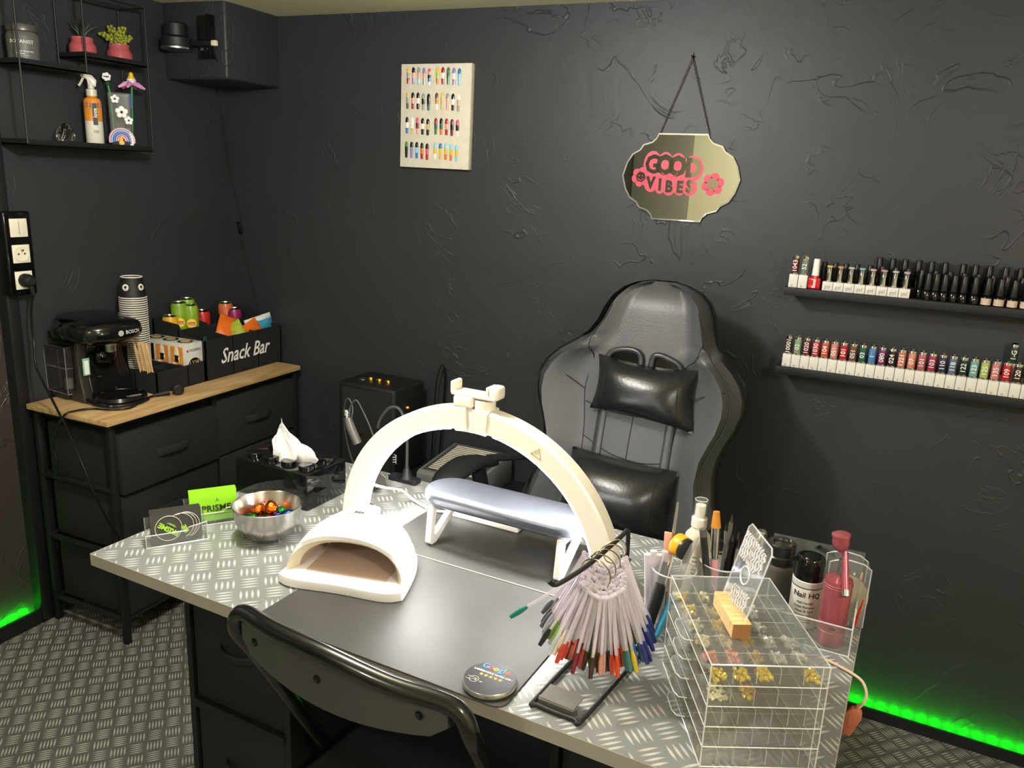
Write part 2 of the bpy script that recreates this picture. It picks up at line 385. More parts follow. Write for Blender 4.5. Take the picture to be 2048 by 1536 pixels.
for k in range(16):
    a = k*2.4; l = .045+.035*random.random(); o = .35+.5*random.random()
    b = MB(); pts = [(0, 0, .045), (math.cos(a)*l*.35*o, math.sin(a)*l*.35*o, .045+l*.5), (math.cos(a)*l*o, math.sin(a)*l*o, .045+l*(1-.3*o))]
    b.tube(crom(pts, 3), [.004, .0042, .004, .0033, .0025, .0012, .0003], 6, flat=None); b.build('leaf', 'leaf_dark', p)
p = pot('lime green bead-leaf succulent in a pink pot, right end of the wire shelf', 1.868, 'potted_succulent')
for sdx, sdy, sdz, n in ((-.045, .0, .03, 9), (-.02, .01, .05, 8), (.012, -.006, .052, 9), (.03, .0, .025, 8), (0, -.02, .03, 7)):
    b = MB(); b.tube([(0, 0, .05), (sdx*.6, sdy*.6, .055+sdz*.7), (sdx, sdy, .055+sdz)], .0022, 6)
    for i in range(n*3):
        f = .15+.85*i/(n*3); a = i*2.4; r = .0085
        b.sphere((sdx*f+r*math.cos(a), sdy*f+r*math.sin(a), .055+sdz*f+.003*math.sin(a*3)), .0052, 8, 5)
    b.build('sprig', 'leaf_lime', p)
# crystal
b = MB(); n = 12
prof = [(.0, -.026), (.0345, .006), (.035, .010), (.022, .022), (.0, .022)]
b.lathe(prof, n); cr = b.build('glass_crystal', 'glass_clear', None, (XA+.07, 1.66, ZB+.03), (R(72), 0, R(-60)), smooth=0)
tag(cr, 'faceted clear glass crystal lying on the bottom tray of the wire shelf', 'ornament')
# spray bottle
mat('spray_orange', '#d98a2b', .3, var=.3, scale=25); mat('spray_label', '#d9d4c4', .45); mat('spray_white', '#cfcabb', .3); mat('spray_violet', '#7c4f7e', .4); mat('label_dark', '#2a2622', .5); mat('amber_trans', '#b67a3a', .15, var=.1)
t = thing('spray_bottle', 'orange and white trigger spray bottle beside the flowered vase', 'bottle', (XA+.062, 1.757, ZB), R(50))
MB().lathe([(.022, 0), (.024, .004), (.024, .075)], 28).build('lower_label', 'spray_label', t)
MB().lathe([(.0242, .075), (.0242, .128), (.021, .138), (.013, .143), (.012, .148)], 28).build('upper_label', 'spray_orange', t)
MB().lathe([(.0145, .146), (.0145, .164), (.009, .166), (.009, .178)], 20).build('collar', 'spray_white', t)
MB().prism([(.013, .172), (.016, .190), (.004, .204), (-.018, .206), (-.026, .204), (-.026, .198), (-.010, .192), (-.008, .176)], -.009, .009, .002, axis='y').build('trigger_head', 'spray_white', t)
MB().tube(crom([(-.018, 0, .198), (-.024, 0, .185), (-.032, 0, .172)], 4), .0035, 8).build('trigger', 'spray_white', t)
MB().box(-.001, .0115, -.0252, -.0238, .064, .125).build('name_block', 'label_dark', t)
text(t, 'iooa', .015, 'white_print', (.0055, -.0254, .098), (PI/2, -PI/2, 0), fat=.0003)
text(t, 'COSMO\nFLASH', .0045, 'label_dark', (.005, -.0252, .045))
MB().lathe([(.0244, .112), (.0244, .127)], 14).build('violet_flash', 'spray_violet', t)
# vase with painted flowers
mat('vase_black', '#101014', .08); mat('petal_white', '#eeeae4', .35); mat('petal_pink', '#e59ac8', .4); mat('stem_green', '#17692f', .35); mat('bloom_yellow', '#efc21f', .4); mat('rain_blue', '#3f62a8', .35); mat('rain_violet', '#9a7fb8', .35); mat('rain_pink', '#d59aa5', .35); mat('rain_light', '#7fa6c9', .35); mat('print_peach', '#e8b870', .4)
def disc_flower(b, R0, rad, n=5):
    for k in range(n):
        a = 2*PI*k/n+.3; b.sphere((math.cos(a)*rad*.62, 0, math.sin(a)*rad*.62), rad*.45, 10, 6, (1, .22, 1))
v = thing('vase', 'clear square vase painted with white daisies and a rainbow', 'vase', (XA+.062, 1.852, ZB), R(50))
wv = .029
o4 = [(-wv, -wv), (wv, -wv), (wv, wv), (-wv, wv)]
MB().loft([[(x*.93, y*.93, 0) for x, y in o4], [(x, y, .01) for x, y in o4], [(x*1.08, y*1.08, .163) for x, y in o4], [(x*.98, y*.98, .163) for x, y in o4], [(x*.9, y*.9, .02) for x, y in o4]]).build('body', 'acrylic', v, smooth=20)
for x, z, r_ in ((-.012, .145, .012), (.004, .108, .017), (.022, .085, .012)):
    b = MB().at((x, -wv*1.05, z)); disc_flower(b, 0, r_); b.build('daisy', 'petal_white', v)
    MB().at((x, -wv*1.05-.003, z)).sphere((0, 0, 0), r_*.22, 8, 5).build('daisy_centre', 'label_dark', v)
for k, m_ in enumerate(('rain_pink', 'rain_light', 'rain_blue', 'rain_violet', 'rain_pink')):
    rr = .034-.006*k
    MB().tube([(rr*math.cos(a), -wv-.004, .026+rr*math.sin(a)) for a in [PI*i/14*1.15-.2 for i in range(15)]], .0034, 6).build('rainbow_band', m_, v)
b = MB()
for k in range(6): b.sphere((-.006+.007*random.random(), -wv-.006, .012+.004*k), .005, 8, 5)
b.build('blossom', 'bloom_yellow', v)
MB().at((-.002, -wv-.009, .018)).sphere((0, 0, 0), .008, 10, 6, (1, .3, 1)).build('face', 'print_peach', v)
b = MB()
for k in range(5): b.sphere((.026+.003*math.sin(k), -wv-.004, .012+.008*k), .006, 8, 5)
b.build('cloud', 'petal_white', v)
for k, m_ in enumerate(('rain_blue', 'rain_light', 'rain_violet')):
    MB().tube([(wv*1.04+.001, -.03+.006*k+.02*math.sin(q*.25), .162-.008*q) for q in range(6)], .0034, 6).build('side_rainbow', m_, v)
f1 = thing('flower_pick', 'green stemmed white eyed flower pick standing in the vase', 'ornament', (XA+.062, 1.84, ZB+.10), R(50))
MB().tube([(-.010, 0, -.08), (-.014, .0, .06), (-.02, 0, .092)], .0045, 10).lathe([(.004, 0), (.009, .004), (.004, .008)], 14, (-.018, 0, .083)).build('stem', 'stem_green', f1)
b = MB().at((-.021, -.002, .108)); disc_flower(b, 0, .012, 6); b.build('flower_head', 'petal_white', f1)
for k in (-1, 1): MB().sphere((-.021+k*.005, -.008, .108), .002, 8, 5).build('eye', 'label_dark', f1)
f2 = thing('flower_pick', 'pink petalled flower pick with a yellow coil centre in the vase', 'ornament', (XA+.075, 1.872, ZB+.10), R(50))
MB().tube([(.006, 0, -.08), (.012, 0, .05), (.014, 0, .085)], .004, 10).build('stem', 'stem_green', f2)
for k in range(6):
    a = 2*PI*k/6+.2; b = MB(); d = (math.cos(a), math.sin(a))
    b.tube([(.014, 0, .096), (.014+d[0]*.018, d[1]*.018, .093), (.014+d[0]*.038, d[1]*.038, .082)], [.005, .0075, .003], 8); b.build('petal', 'petal_pink', f2)
for k, (r_, z, m_) in enumerate(((.013, .099, 'petal_white'), (.011, .105, 'petal_white'), (.009, .110, 'bloom_yellow'), (.006, .115, 'bloom_yellow'))):
    MB().tube([(.014+r_*math.cos(a), r_*math.sin(a), z) for a in [2*PI*i/14 for i in range(14)]], .003, 6, cyc=True).build('coil', m_, f2)
MB().sphere((.014, 0, .121), .007, 10, 6).build('bud', 'bloom_yellow', f2)
# ------------------------------------------------------------------ spotlight on the beam with cable
mat('lens_warm', '#fff2d0', .3, emit='#ffe6b0', estr=1.2)
t = thing('wall_spotlight', 'small black cylinder spotlight on a bracket under the ceiling beam', 'lamp', (-2.04, 2.10, 1.745))
MB().box(-.022, .022, -.022, 0, 0, .128, .003).build('back_plate', 'plastic_black', t)
MB().box(.024, .034, -.03, 0, .0, .13, .002).build('side_plate', 'gloss_black', t)
MB().box(-.055, .062, -.032, -.022, .036, .051, .002).build('arm', 'plastic_black_matte', t)
MB().box(.044, .063, -.034, -.020, .035, .052, .003).build('arm_tip', 'warm_plastic', t)
MB().lathe([(.0, .027), (.046, .027), (.048, .031), (.048, .056), (.040, .062), (.036, .064), (.036, .098), (.03, .103), (0, .103)], 28, (-.082, -.05, 0)).build('head', 'plastic_black_matte', t)
MB().lathe([(.044, .022), (.048, .024), (.048, .029), (.044, .029)], 28, (-.082, -.05, 0)).build('ring', 'steel', t)
cb = MB().tube(crom([(-2.0, 2.085, 1.785), (-2.02, 2.12, 1.72), (-2.215, 2.315, 1.68), (-2.214, 2.335, 1.57), (-2.214, 2.352, 1.42), bw(.03, .006, 1.33), bw(.055, .006, 1.23), bw(.052, .006, 1.16), bw(.065, .006, 1.11), bw(.095, .006, 1.0), bw(.13, .006, .90)], 6), .0022, 6).build('power_cable', 'rubber_black')
tag(cb, 'thin black cable running from the corner spotlight down to the snack box', 'cable')
sw = MB().at(bw(.054, .009, 1.195), (R(0), R(-12), AN)).box(-.006, .006, -.006, .006, -.022, .022, .003).build('cable_switch', 'gloss_black')
tag(sw, 'tiny black inline switch on the cable near the corner', 'switch')
# ------------------------------------------------------------------ triple socket strip
t = thing('socket_strip', 'black triple wall unit with a switch and two sockets', 'socket', (XA, 1.503, 1.152))
MB().box(.0, .040, -.040, .040, -.117, .117, .006, 3).build('frame', 'gloss_black', t)
for k, z in enumerate((.072, 0, -.074)):
    pl = MB().box(.040, .0435, -.0255, .0255, z-.0255, z+.0255, .002).build('cover_plate' if k else 'rocker_switch', 'cream_plastic', t)
    if k == 0: MB().box(.0435, .0445, -.0006, .0006, z-.018, z+.018).build('rocker_gap', 'grey_mid', pl)
    if k == 1:
        MB().lathe([(.021, .0435), (.021, .0452), (.019, .0452), (.0185, .0437), (0, .0437)], 28, (0, 0, z), axis='x').build('socket_well', 'cream_plastic', pl)
        for y, zz in ((-.009, 0), (.009, 0)): MB().lathe([(.0026, .0436), (.0026, .0446), (0, .0446)], 10, (0, y, z+zz), axis='x').build('pin_hole', 'label_dark', pl)
        MB().lathe([(.0026, .0437), (.0026, .052), (0, .053)], 10, (0, .0, z+.011), axis='x').build('earth_pin', 'brass', pl)
t = thing('power_plug', 'black round plug pushed into the lowest socket, its cord hanging down', 'plug', (XA, 1.503, 1.078))
MB().lathe([(.019, .044), (.019, .058), (.016, .07), (.010, .076), (0, .076)], 20, axis='x').build('plug_body', 'rubber_black', t)
MB().tube([(.062, 0, -.004), (.066, .004, -.022), (.064, .008, -.04)], [.009, .007, .005], 10).build('strain_relief', 'rubber_black', t)
MB().tube(crom([(.064, .006, -.038), (.056, .0, -.10), (.056, -.001, -.186), (.076, -.015, -.247), (.146, -.032, -.315), (.246, -.062, -.394), (.326, -.086, -.474), (.366, -.087, -.554), (.376, -.063, -.636), (.386, -.037, -.713), (.39, -.02, -.80)], 8), .0033, 8).build('cord', 'plastic_black', t)
# ------------------------------------------------------------------ drawer cabinet
CT = .715
cab = thing('drawer_cabinet', 'black fabric drawer cabinet with an oak top under the coffee machine', 'cabinet', (-2.04, 1.905, 0))
cx0, cx1, cy0, cy1 = -.160, .142, -.395, .40
MB().box(-.164, .170, -.424, .405, CT-.016, CT, .0015).build('top_board', 'oak', cab)
for x in (cx0, cx1):
    for y in (cy0, cy1): MB().box(x-.009, x+.009, y-.009, y+.009, 0, CT-.016, .001).build('leg', 'metal_black', cab)
for z in (.078, .290, .490, CT-.026):
    for y in (cy0, cy1): MB().tube([(cx0, y, z), (cx1, y, z)], .0085, 8).build('side_rail', 'metal_black', cab)
    for x in (cx0, cx1): MB().tube([(x, cy0, z), (x, cy1, z)], .0075, 8).build('long_rail', 'metal_black', cab)
MB().box(cx1-.010, cx1+.006, -.006, .006, .06, CT-.03).build('centre_post', 'metal_black', cab)
for r_, (z0, z1) in enumerate(((.085, .275), (.297, .470), (.478, .668))):
    for k, (a, b) in enumerate(((cy0+.012, -.004), (.006, cy1-.012))):
        px = .014 if (r_ == 2 and k == 0) else 0
        d = MB().box(cx0+.02, cx1+.008+px, a, b, z0, z1-.012*(px > 0), .006).build('drawer', 'fabric_black', cab)
        yc = (a+b)/2
        MB().tube(crom([(cx1+.008+px, yc-.062, (z0+z1)/2+.0), (cx1+.022+px, yc-.03, (z0+z1)/2+.004), (cx1+.022+px, yc+.03, (z0+z1)/2+.004), (cx1+.008+px, yc+.062, (z0+z1)/2)], 4), .01, 8, flat=(.012, .0022), up=(0, 0, 1)).build('handle', 'fabric_black', d)
# ------------------------------------------------------------------ coffee machine
mat('machine_black', '#0e0e0f', .16, var=.05, coat=.4); mat('machine_brown', '#2c2826', .35, var=.05); mat('sticker_green', '#86b79a', .5, var=.35, scale=150); mat('grey_dark', '#3a3a3b', .4); mat('silver_print', '#b5b5b5', .4)
clear_mat('tank_smoke', '#c8c4c4', .04, .05); clear_mat('tank_edge', '#c4c0c0', .22, .1)
def superell(c, h, e=3.2, n=28, m=14):
    rings = []
    for k in range(m+1):
        ph = -PI/2+PI*k/m; cp, sp = math.cos(ph), math.sin(ph)
        rr = max(abs(cp), 1e-4)**(2/e); zz = math.copysign(abs(sp)**(2/e), sp)
        ring = []
        for i in range(n):
            a = 2*PI*i/n; ca, sa = math.cos(a), math.sin(a)
            ring.append((c[0]+h[0]*rr*math.copysign(abs(ca)**(2/e), ca), c[1]+h[1]*rr*math.copysign(abs(sa)**(2/e), sa), c[2]+h[2]*zz))
        rings.append(ring)
    return rings
m = thing('coffee_machine', 'glossy black capsule coffee machine with a clear side tank', 'coffee machine', (-2.10, 1.655, CT), R(-6))
MB().prism([(-.10, 0), (.035, 0), (.034, .03), (.026, .06), (.02, .10), (.022, .14), (.03, .175), (.045, .19), (.045, .215), (-.10, .215)], -.055, .085, .006, 3, axis='y').build('body', 'machine_black', m)
MB().prism([(-.06, 0), (.046, 0), (.040, .03), (.031, .07), (.026, .11), (.028, .15), (.036, .18), (.018, .186), (.008, .15), (.004, .11), (.006, .06), (.0, .035), (-.06, .02)], -.085, -.055, .006, 3, axis='y').build('side_panel', 'machine_brown', m)
hd = MB().loft(superell((.026, .002, .212), (.092, .104, .042), 2.7)).build('head', 'machine_black', m, smooth=60)
MB().loft(superell((-.055, -.012, .205), (.055, .088, .040), 2.6)).build('rear_barrel', 'machine_black', m, smooth=60)
MB().loft(superell((-.03, .0, .247), (.080, .085, .008), 2.6)).build('top_lid', 'machine_black', m, smooth=60)
text(hd, 'BOSCH', .015, 'silver_print', (.1165, .040, .212), (PI/2, 0, R(98)), fat=.0004, bend=.16)
MB().at((.1180, .0, .2115), (0, PI/2, 0)).lathe([(.0075, 0), (.0085, 0), (.0085, .0008), (.0075, .0008)], 20).build('logo_ring', 'silver_print', hd)
MB().lathe([(.013, .148), (.016, .150), (.016, .166), (.02, .175), (0, .175)], 20, (.06, .0, 0)).build('spout', 'steel', m)
MB().sphere((.035, .0, .130), .036, 18, 10, (.5, 1, .9)).build('capsule_holder', 'gloss_black', m)
MB().box(.033, .0375, -.075, -.054, .083, .135, .0015).build('energy_sticker', 'sticker_green', m, rot=None)
MB().box(.0373, .0378, -.071, -.058, .087, .128).build('sticker_print', 'white_print', m)
tr = MB().lathe([(.05, 0), (.070, .002), (.073, .012), (.068, .022), (.062, .023), (.06, .020), (0, .020)], 36, (.088, .004, 0), sx=.92, sy=1.05).build('drip_tray', 'machine_black', m)
g = MB()
for i in range(-4, 5):
    for k in range(-4, 5):
        if i*i+k*k < 16 and k > -6: g.box(.084+i*.0105-.0035, .084+i*.0105+.0035, .004+k*.012-.0042, .004+k*.012+.0042, .0205, .0222)
g.build('tray_grille', 'plastic_black', tr)
text(tr, 'TASSIMO', .011, 'silver_print', (.140, .012, .0238), (R(12), 0, R(80)))
MB().tube(crom([(.045, -.075, .012), (.09, -.078, .006), (.14, -.06, .006), (.165, .0, .006), (.15, .05, .007)], 6), .006, 8).build('tray_rim', 'plastic_black', m)
MB().box(.03, .034, -.03, -.018, .07, .073).build('power_button', 'grey_dark', m)
tk = thing
b = MB()
o4 = [(-.118, -.098), (-.012, -.098), (-.012, -.058), (-.118, -.058)]
b.loft([[(x*.97, y, .022) for x, y in o4], [(x, y, .16) for x, y in o4]])
tank = b.build('water_tank', 'tank_smoke', m, smooth=20)
for i in range(4):
    x, y = o4[i]; MB().tube([(x*.97, y, .022), (x, y, .163)], .0018, 6).build('tank_edge', 'tank_edge', tank)
for z in (.022, .100, .163): MB().tube([(x*(.97 if z < .1 else 1), y, z) for x, y in o4], .0016, 6, cyc=True).build('tank_rim', 'tank_edge' if z != .163 else 'grey_dark', tank)
MB().box(-.096, -.05, -.0995, -.0982, .135, .155).build('tank_label', 'machine_brown', tank)
MB().lathe([(.012, 0), (.012, .03), (0, .03)], 16, (-.035, -.078, .035)).build('float', 'grey_mid', tank)
MB().box(-.108, -.03, -.092, -.06, 0, .02, .004).build('tank_foot', 'machine_brown', m)
pl = thing('appliance_plug', 'black plug and cord of the coffee machine lying on the oak top', 'plug', (-1.925, 1.775, CT))
MB().at((0, .012, .017), (PI/2, 0, R(60))).lathe([(0, -.010), (.017, -.010), (.017, .006), (.012, .010), (0, .010)], 18).build('plug_body', 'rubber_black', pl)
MB().tube([(-.012, -.01, .012), (-.03, -.035, .008), (-.04, -.05, .006)], [.009, .006, .0045], 8).build('strain_relief', 'rubber_black', pl)
MB().tube(crom([(-.038, -.048, .005), (-.04, -.085, .0035), (-.018, -.12, .0035), (.005, -.175, .0035), (-.025, -.215, .0035), (-.075, -.235, .0035), (-.095, -.275, .004), (-.11, -.305, -.01), (-.16, -.309, -.10), (-.15, -.306, -.15), (-.17, -.306, -.195), (-.23, -.306, -.20)], 6), .003, 8).build('cord', 'plastic_black', pl)
# ------------------------------------------------------------------ snack organiser
mat('snack_black', '#17181a', .75, bump=.15, bscale=400)
SX, SB = -1.975, -2.205
sb = thing('snack_organizer', 'black stepped organiser lettered Snack Bar on the oak top', 'box', (SX, 1.957, CT))
L_ = .375
dx = SB-SX
MB().box(-.005, 0, 0, L_, .002, .136).build('front_panel', 'snack_black', sb)
MB().box(dx, dx+.005, 0, L_, .002, .190).build('back_panel', 'snack_black', sb)
for y in (0, L_-.004): MB().prism([(0, .002), (0, .136), (-.06, .142), (-.10, .150), (-.115, .178), (dx, .190), (dx, .002)], y, y+.004, axis='y').build('side_panel', 'snack_black', sb)
for y in (.125, .25): MB().prism([(0, .002), (0, .130), (-.10, .140), (-.115, .168), (dx, .180), (dx, .002)], y, y+.003, axis='y').build('divider', 'snack_black', sb)
MB().box(-.117, -.113, 0, L_, .002, .160).build('middle_panel', 'snack_black', sb)
MB().box(dx, 0, 0, L_, 0, .003).build('bottom', 'snack_black', sb)
MB().box(dx+.005, -.117, .004, L_-.004, .088, .091).build('raised_floor', 'snack_black', sb)
text(sb, 'Snack Bar', .073, 'white_print', (.0006, .185, .070), (PI/2, 0, PI/2), shear=.35, sx=.82, fat=.0007, ext=.0004)
lt = thing('stirrer_tray', 'low black divided tray in front of the capsule carton', 'tray', (SX, 1.752, CT))
LW = .200
MB().box(-.004, 0, 0, LW, .002, .070).build('front_panel', 'snack_black', lt)
MB().box(dx, dx+.004, 0, LW, .002, .11).build('back_panel', 'snack_black', lt)
for y in (0, LW-.004): MB().box(dx, 0, y, y+.004, .002, .070).build('side_panel', 'snack_black', lt)
MB().box(dx, 0, .125, .128, .002, .066).build('divider', 'snack_black', lt)
MB().box(-.095, -.092, 0, .125, .002, .064).build('divider', 'snack_black', lt)
MB().box(-.004, -.0925, .062, .064, .002, .062).build('divider', 'snack_black', lt)
MB().box(dx, 0, 0, LW, 0, .003).build('bottom', 'snack_black', lt)
# capsule carton
mat('carton_white', '#cfccc6', .5); mat('carton_orange', '#e0912f', .5, var=.2, scale=30); mat('carton_black', '#17130f', .4); mat('print_red', '#c22f36', .5); mat('print_gold', '#d9b36a', .4); mat('print_violet', '#6a5a8e', .5); mat('print_cream', '#efe2cc', .5)
cc = thing('capsule_carton', 'white coffee capsule carton with orange cup pictures standing in the tray', 'carton', (-1.988, 1.921, CT+.004))
cw, clen, ch = .036, .205, .132
MB().box(-clen, 0, -cw, cw, 0, ch, .001).build('carton_body', 'carton_white', cc)
for k in range(3):
    xa, xb = -.012-k*.064, -.066-k*.064
    q = MB().box(xb, xa, -cw-.0006, -cw, .01, ch-.012).build('picture_panel', 'carton_orange' if k < 2 else 'carton_black', cc)
    xc = (xa+xb)/2
    MB().at((xc, -cw-.001, .07)).lathe([(0, 0), (.010, 0), (.012, .012), (.008, .045), (0, .052)], 14, sy=.12).build('glass_picture', 'print_cream', q)
    MB().at((xc, -cw-.0014, .07)).lathe([(0, 0), (.009, 0), (.010, .022), (0, .022)], 14, sy=.12).build('coffee_picture', 'carton_black', q)
    MB().at((xc+.014, -cw-.001, .05)).lathe([(0, 0), (.008, 0), (.011, .014), (0, .014)], 14, sy=.12).build('cup_picture', 'print_violet', q)
    MB().at((xc-.014, -cw-.001, .055)).lathe([(0, 0), (.006, 0), (.009, .012), (0, .012)], 14, sy=.12).build('saucer_picture', 'print_cream', q)
    MB().lathe([(0, ch+.0002), (.025, ch+.0002), (.025, ch+.001), (0, ch+.001)], 24, (-.036-k*.064, 0, 0)).build('round_window', 'carton_black', cc)
    MB().lathe([(.012, ch+.001), (.016, ch+.001), (.016, ch+.0016), (.012, ch+.0016)], 20, (-.036-k*.064, 0, 0)).build('window_ring', 'print_gold', cc)
text(cc, 'TASSIMO', .0125, 'carton_black', (.0004, .004, ch-.024), (PI/2, 0, PI/2))
MB().at((.0006, -.028, ch-.024), (0, PI/2, 0)).lathe([(0, 0), (.004, 0), (.004, .0006), (0, .0006)], 12).build('logo_dot', 'print_red', cc)
MB().at((.0003, 0, .056), (0, PI/2, 0)).lathe([(0, 0), (.027, 0), (.027, .0006), (0, .0006)], 28).build('badge', 'carton_black', cc)
text(cc, "L'OR", .020, 'print_gold', (.0012, 0, .066), (PI/2, 0, PI/2))
# paper cups, upside down, nested
mat('cup_black', '#1a1817', .55); mat('cup_white', '#e6e0d2', .5)
cup = thing('paper_cup', 'black paper cup with white rim nested upside down in the tall stack', 'cup', (-2.125, 1.815, CT+.004), R(50), 'paper cups stacked upside down')
MB().lathe([(.0395, .0015), (.0405, .003), (.0400, .005), (.032, .066), (.0305, .066), (.030, .060), (0, .060)], 24).build('cup_wall', 'cup_black', cup)
MB().tube([(.0402*math.cos(2*PI*i/28), .0402*math.sin(2*PI*i/28), .002) for i in range(28)], .0021, 6, cyc=True).build('rim', 'cup_white', cup)
NC = 40
top = None
for k in range(1, NC+1):
    q = copy_tree(cup); q.location.z += k*.0070
    top = q
top['label'] = 'topmost black paper cup of the stack, two white round motifs showing'
MB().tube([(.0312*math.cos(2*PI*i/28), .0312*math.sin(2*PI*i/28), .066) for i in range(28)], .0018, 6, cyc=True).lathe([(0, .0605), (.0305, .0605), (.0305, .0615), (0, .0615)], 24).build('base_disc', 'cup_white', top)
for a in (-.55, .75):
    q = MB().at((.0362*math.sin(a), -.0362*math.cos(a), .036), (PI/2-.13, 0, a)).lathe([(0, 0), (.0105, 0), (.0105, .0006), (0, .0006)], 20).build('round_motif', 'cup_white', top)
    MB().at((.0368*math.sin(a), -.0368*math.cos(a), .037), (PI/2-.13, 0, a)).lathe([(0, .0004), (.004, .0004), (.004, .001), (0, .001)], 12).box(-.0006, .0006, -.008, -.003, .0004, .001).build('motif_print', 'cup_black', top)
# wooden stirrers
for k in range(12):
    a, c_ = k % 6, k//6
    o = MB().box(-.0028, .0028, -.0009, .0009, 0, .165, .0004, 1).build('coffee_stirrer', 'stir_wood', None, (-1.994-.010*a, 1.766+.004*c_, CT+.005), (R(12+random.uniform(-1.5, 1.5)), R(random.uniform(-2, 2)), R(12)))
    tag(o, 'flat wooden coffee stirrer in the bundle leaning beside the coffee machine', 'stirrer', 'wooden coffee stirrers')
# cans
mat('can_lid', '#c9c7c0', .25, 1); mat('can_yellow', '#d9a51f', .3, var=.25, scale=60); mat('can_green', '#7fa02a', .3, var=.35, scale=60); mat('can_red', '#b5261f', .3); mat('can_orange', '#c8683c', .3, var=.3); mat('can_purple', '#8a1f5a', .3); mat('print_yellow', '#f1cf2e', .4)
def can(label, x, y, ztop, h, body, disc=None, r_=.0265, band=None):
    t = thing('drink_can', label, 'can', (x, y, ztop-h), R(50))
    MB().lathe([(.019, 0), (.024, .004), (r_, .012), (r_, h-.014), (.0225, h-.003)], 28).build('can_body', body, t)
    MB().lathe([(.0225, h-.003), (.0238, h), (.0225, h), (.0215, h-.004), (0, h-.004)], 28).build('lid', 'can_lid', t)
    MB().box(-.005, .005, -.012, .004, h-.004, h-.0025).build('ring_pull', 'can_lid', t)
    if disc:
        MB().at((0, -r_-.0002, h*.55), (PI/2, 0, 0)).lathe([(0, -.001), (.016, -.001), (.016, .0006), (0, .0006)], 20).build('round_emblem', disc, t)
        q = MB().box(-.013, .013, -r_-.0016, -r_-.0006, h*.55-.005, h*.55+.005).build('name_band', 'print_red', t)
        text(q, 'Lipton', .010, 'white_print', (0, -r_-.0018, h*.55))
    if band:
        MB().lathe([(r_+.0004, h*.40), (r_+.0004, h*.62)], 28).build('colour_band', band, t)
    return t
z0 = CT+.091
can('yellow drink can at the left end of the snack organiser', -2.155, 1.985, .915, .115-.006, 'can_yellow', band='can_green')
can('green and yellow iced tea can, left of the front pair', -2.16, 2.030, .955, .150, 'can_green', 'print_yellow')
can('green and yellow iced tea can in front, nearest the red can', -2.14, 2.062, .945, .140, 'can_green', 'print_yellow')
can('green iced tea can standing behind the other two', -2.178, 2.085, .960, .154, 'can_green', band='can_yellow')
can('red drink can in the middle of the snack organiser', -2.15, 2.125, .915, .110, 'can_red')
can('orange drink can at the back corner of the snack organiser', -2.172, 2.262, .925, .12, 'can_orange')
can('purple drink can in front of the orange one', -2.143, 2.275, .905, .100, 'can_purple')
# snack packets
mat('pack_orange', '#dd6a1c', .35, var=.1); mat('pack_lime', '#9fae35', .4, var=.4, scale=90); mat('pack_white', '#e9e7e0', .35); mat('pack_blue', '#3f94bd', .3, var=.15); mat('pack_teal', '#1f4f47', .35)
def packet(name, label, cat, loc, rot, w, h, th, ma, wr=.004):
    rings = []; n = 9
    for i in range(n):
        u = -1+2*i/(n-1); f = max(0.06, 1-abs(u)**3)
        rings.append([(w/2*math.cos(a), th*f*math.sin(a)+wr*math.sin(i*2.1+3*a)*.3, h/2*u+wr*math.sin(a*2+i)*.4) for a in [2*PI*k/16 for k in range(16)]])
    return tag(MB().loft(rings).build(name, ma, None, loc, rot), label, cat)
packet('snack_packet', 'orange snack packet sticking up from the organiser', 'packet', (-2.065, 2.150, .862), (R(-38), R(22), R(50)), .060, .085, .008, 'pack_orange')
packet('snack_packet', 'lime patterned snack packet between the orange ones', 'packet', (-2.035, 2.170, .848), (R(-35), R(-25), R(50)), .05, .075, .010, 'pack_lime')
packet('snack_packet', 'flat orange and lime packet lying across the organiser edge', 'packet', (-2.02, 2.210, .845), (R(-30), R(62), R(50)), .05, .10, .007, 'pack_orange')
packet('biscuit_packet', 'blue and white biscuit packet at the far end of the organiser', 'packet', (-2.025, 2.285, .848), (R(-25), R(80), R(62)), .050, .11, .014, 'pack_blue')
packet('biscuit_packet', 'white crimped packet top lying above the blue packet', 'packet', (-2.035, 2.278, .873), (R(-15), R(80), R(64)), .026, .115, .012, 'pack_white')
packet('snack_packet', 'dark teal packet tip at the near end of the organiser', 'packet', (-2.0, 1.985, .835), (R(10), R(30), R(-60)), .04, .05, .006, 'pack_teal')
# ------------------------------------------------------------------ canvas with press-on nails
mat('canvas_white', '#d6cfbb', .8, bump=.2, bscale=900)
NAILC = dict(y='#d9b93b', g='#3c7a3a', l='#9fbf3a', r='#a3202a', b='#2f6fb0', c='#86c5d8', p='#8d7bb5', k='#14161c', w='#ece4d4', n='#d8a08a', o='#d9742a', t='#2d5a50', s='#8f9488', m='#7a2440', i='#d05a72', e='#cbb06a', d='#5a4a40')
for k_, v_ in NAILC.items(): mat('nail_'+k_, v_, .25, var=.1, coat=.2)
cv = thing('nail_display_canvas', 'white canvas panel showing forty painted press-on nails in eight fans', 'canvas', bw(.786, .0, 1.4385), AN)
CW, CH = .258, .312
cvm = MB().box(0, CW, -.02, 0, 0, CH, .002).build('canvas', 'canvas_white', cv, rot=(0, R(.4), 0))
rows = [('ysr knp snc pns inkbw', 'ylo rwr gtg pwp bcc'), ('esd knr kwk sks kkt', 'dow yee snn kwk wns'), ('kwb wwe imn kwk kek', 'rtg kto rnr mkm ikw'), ('gkk kpp kcb kor kir', 'cyw bye cyo cyo cyc')]
nmesh = {}
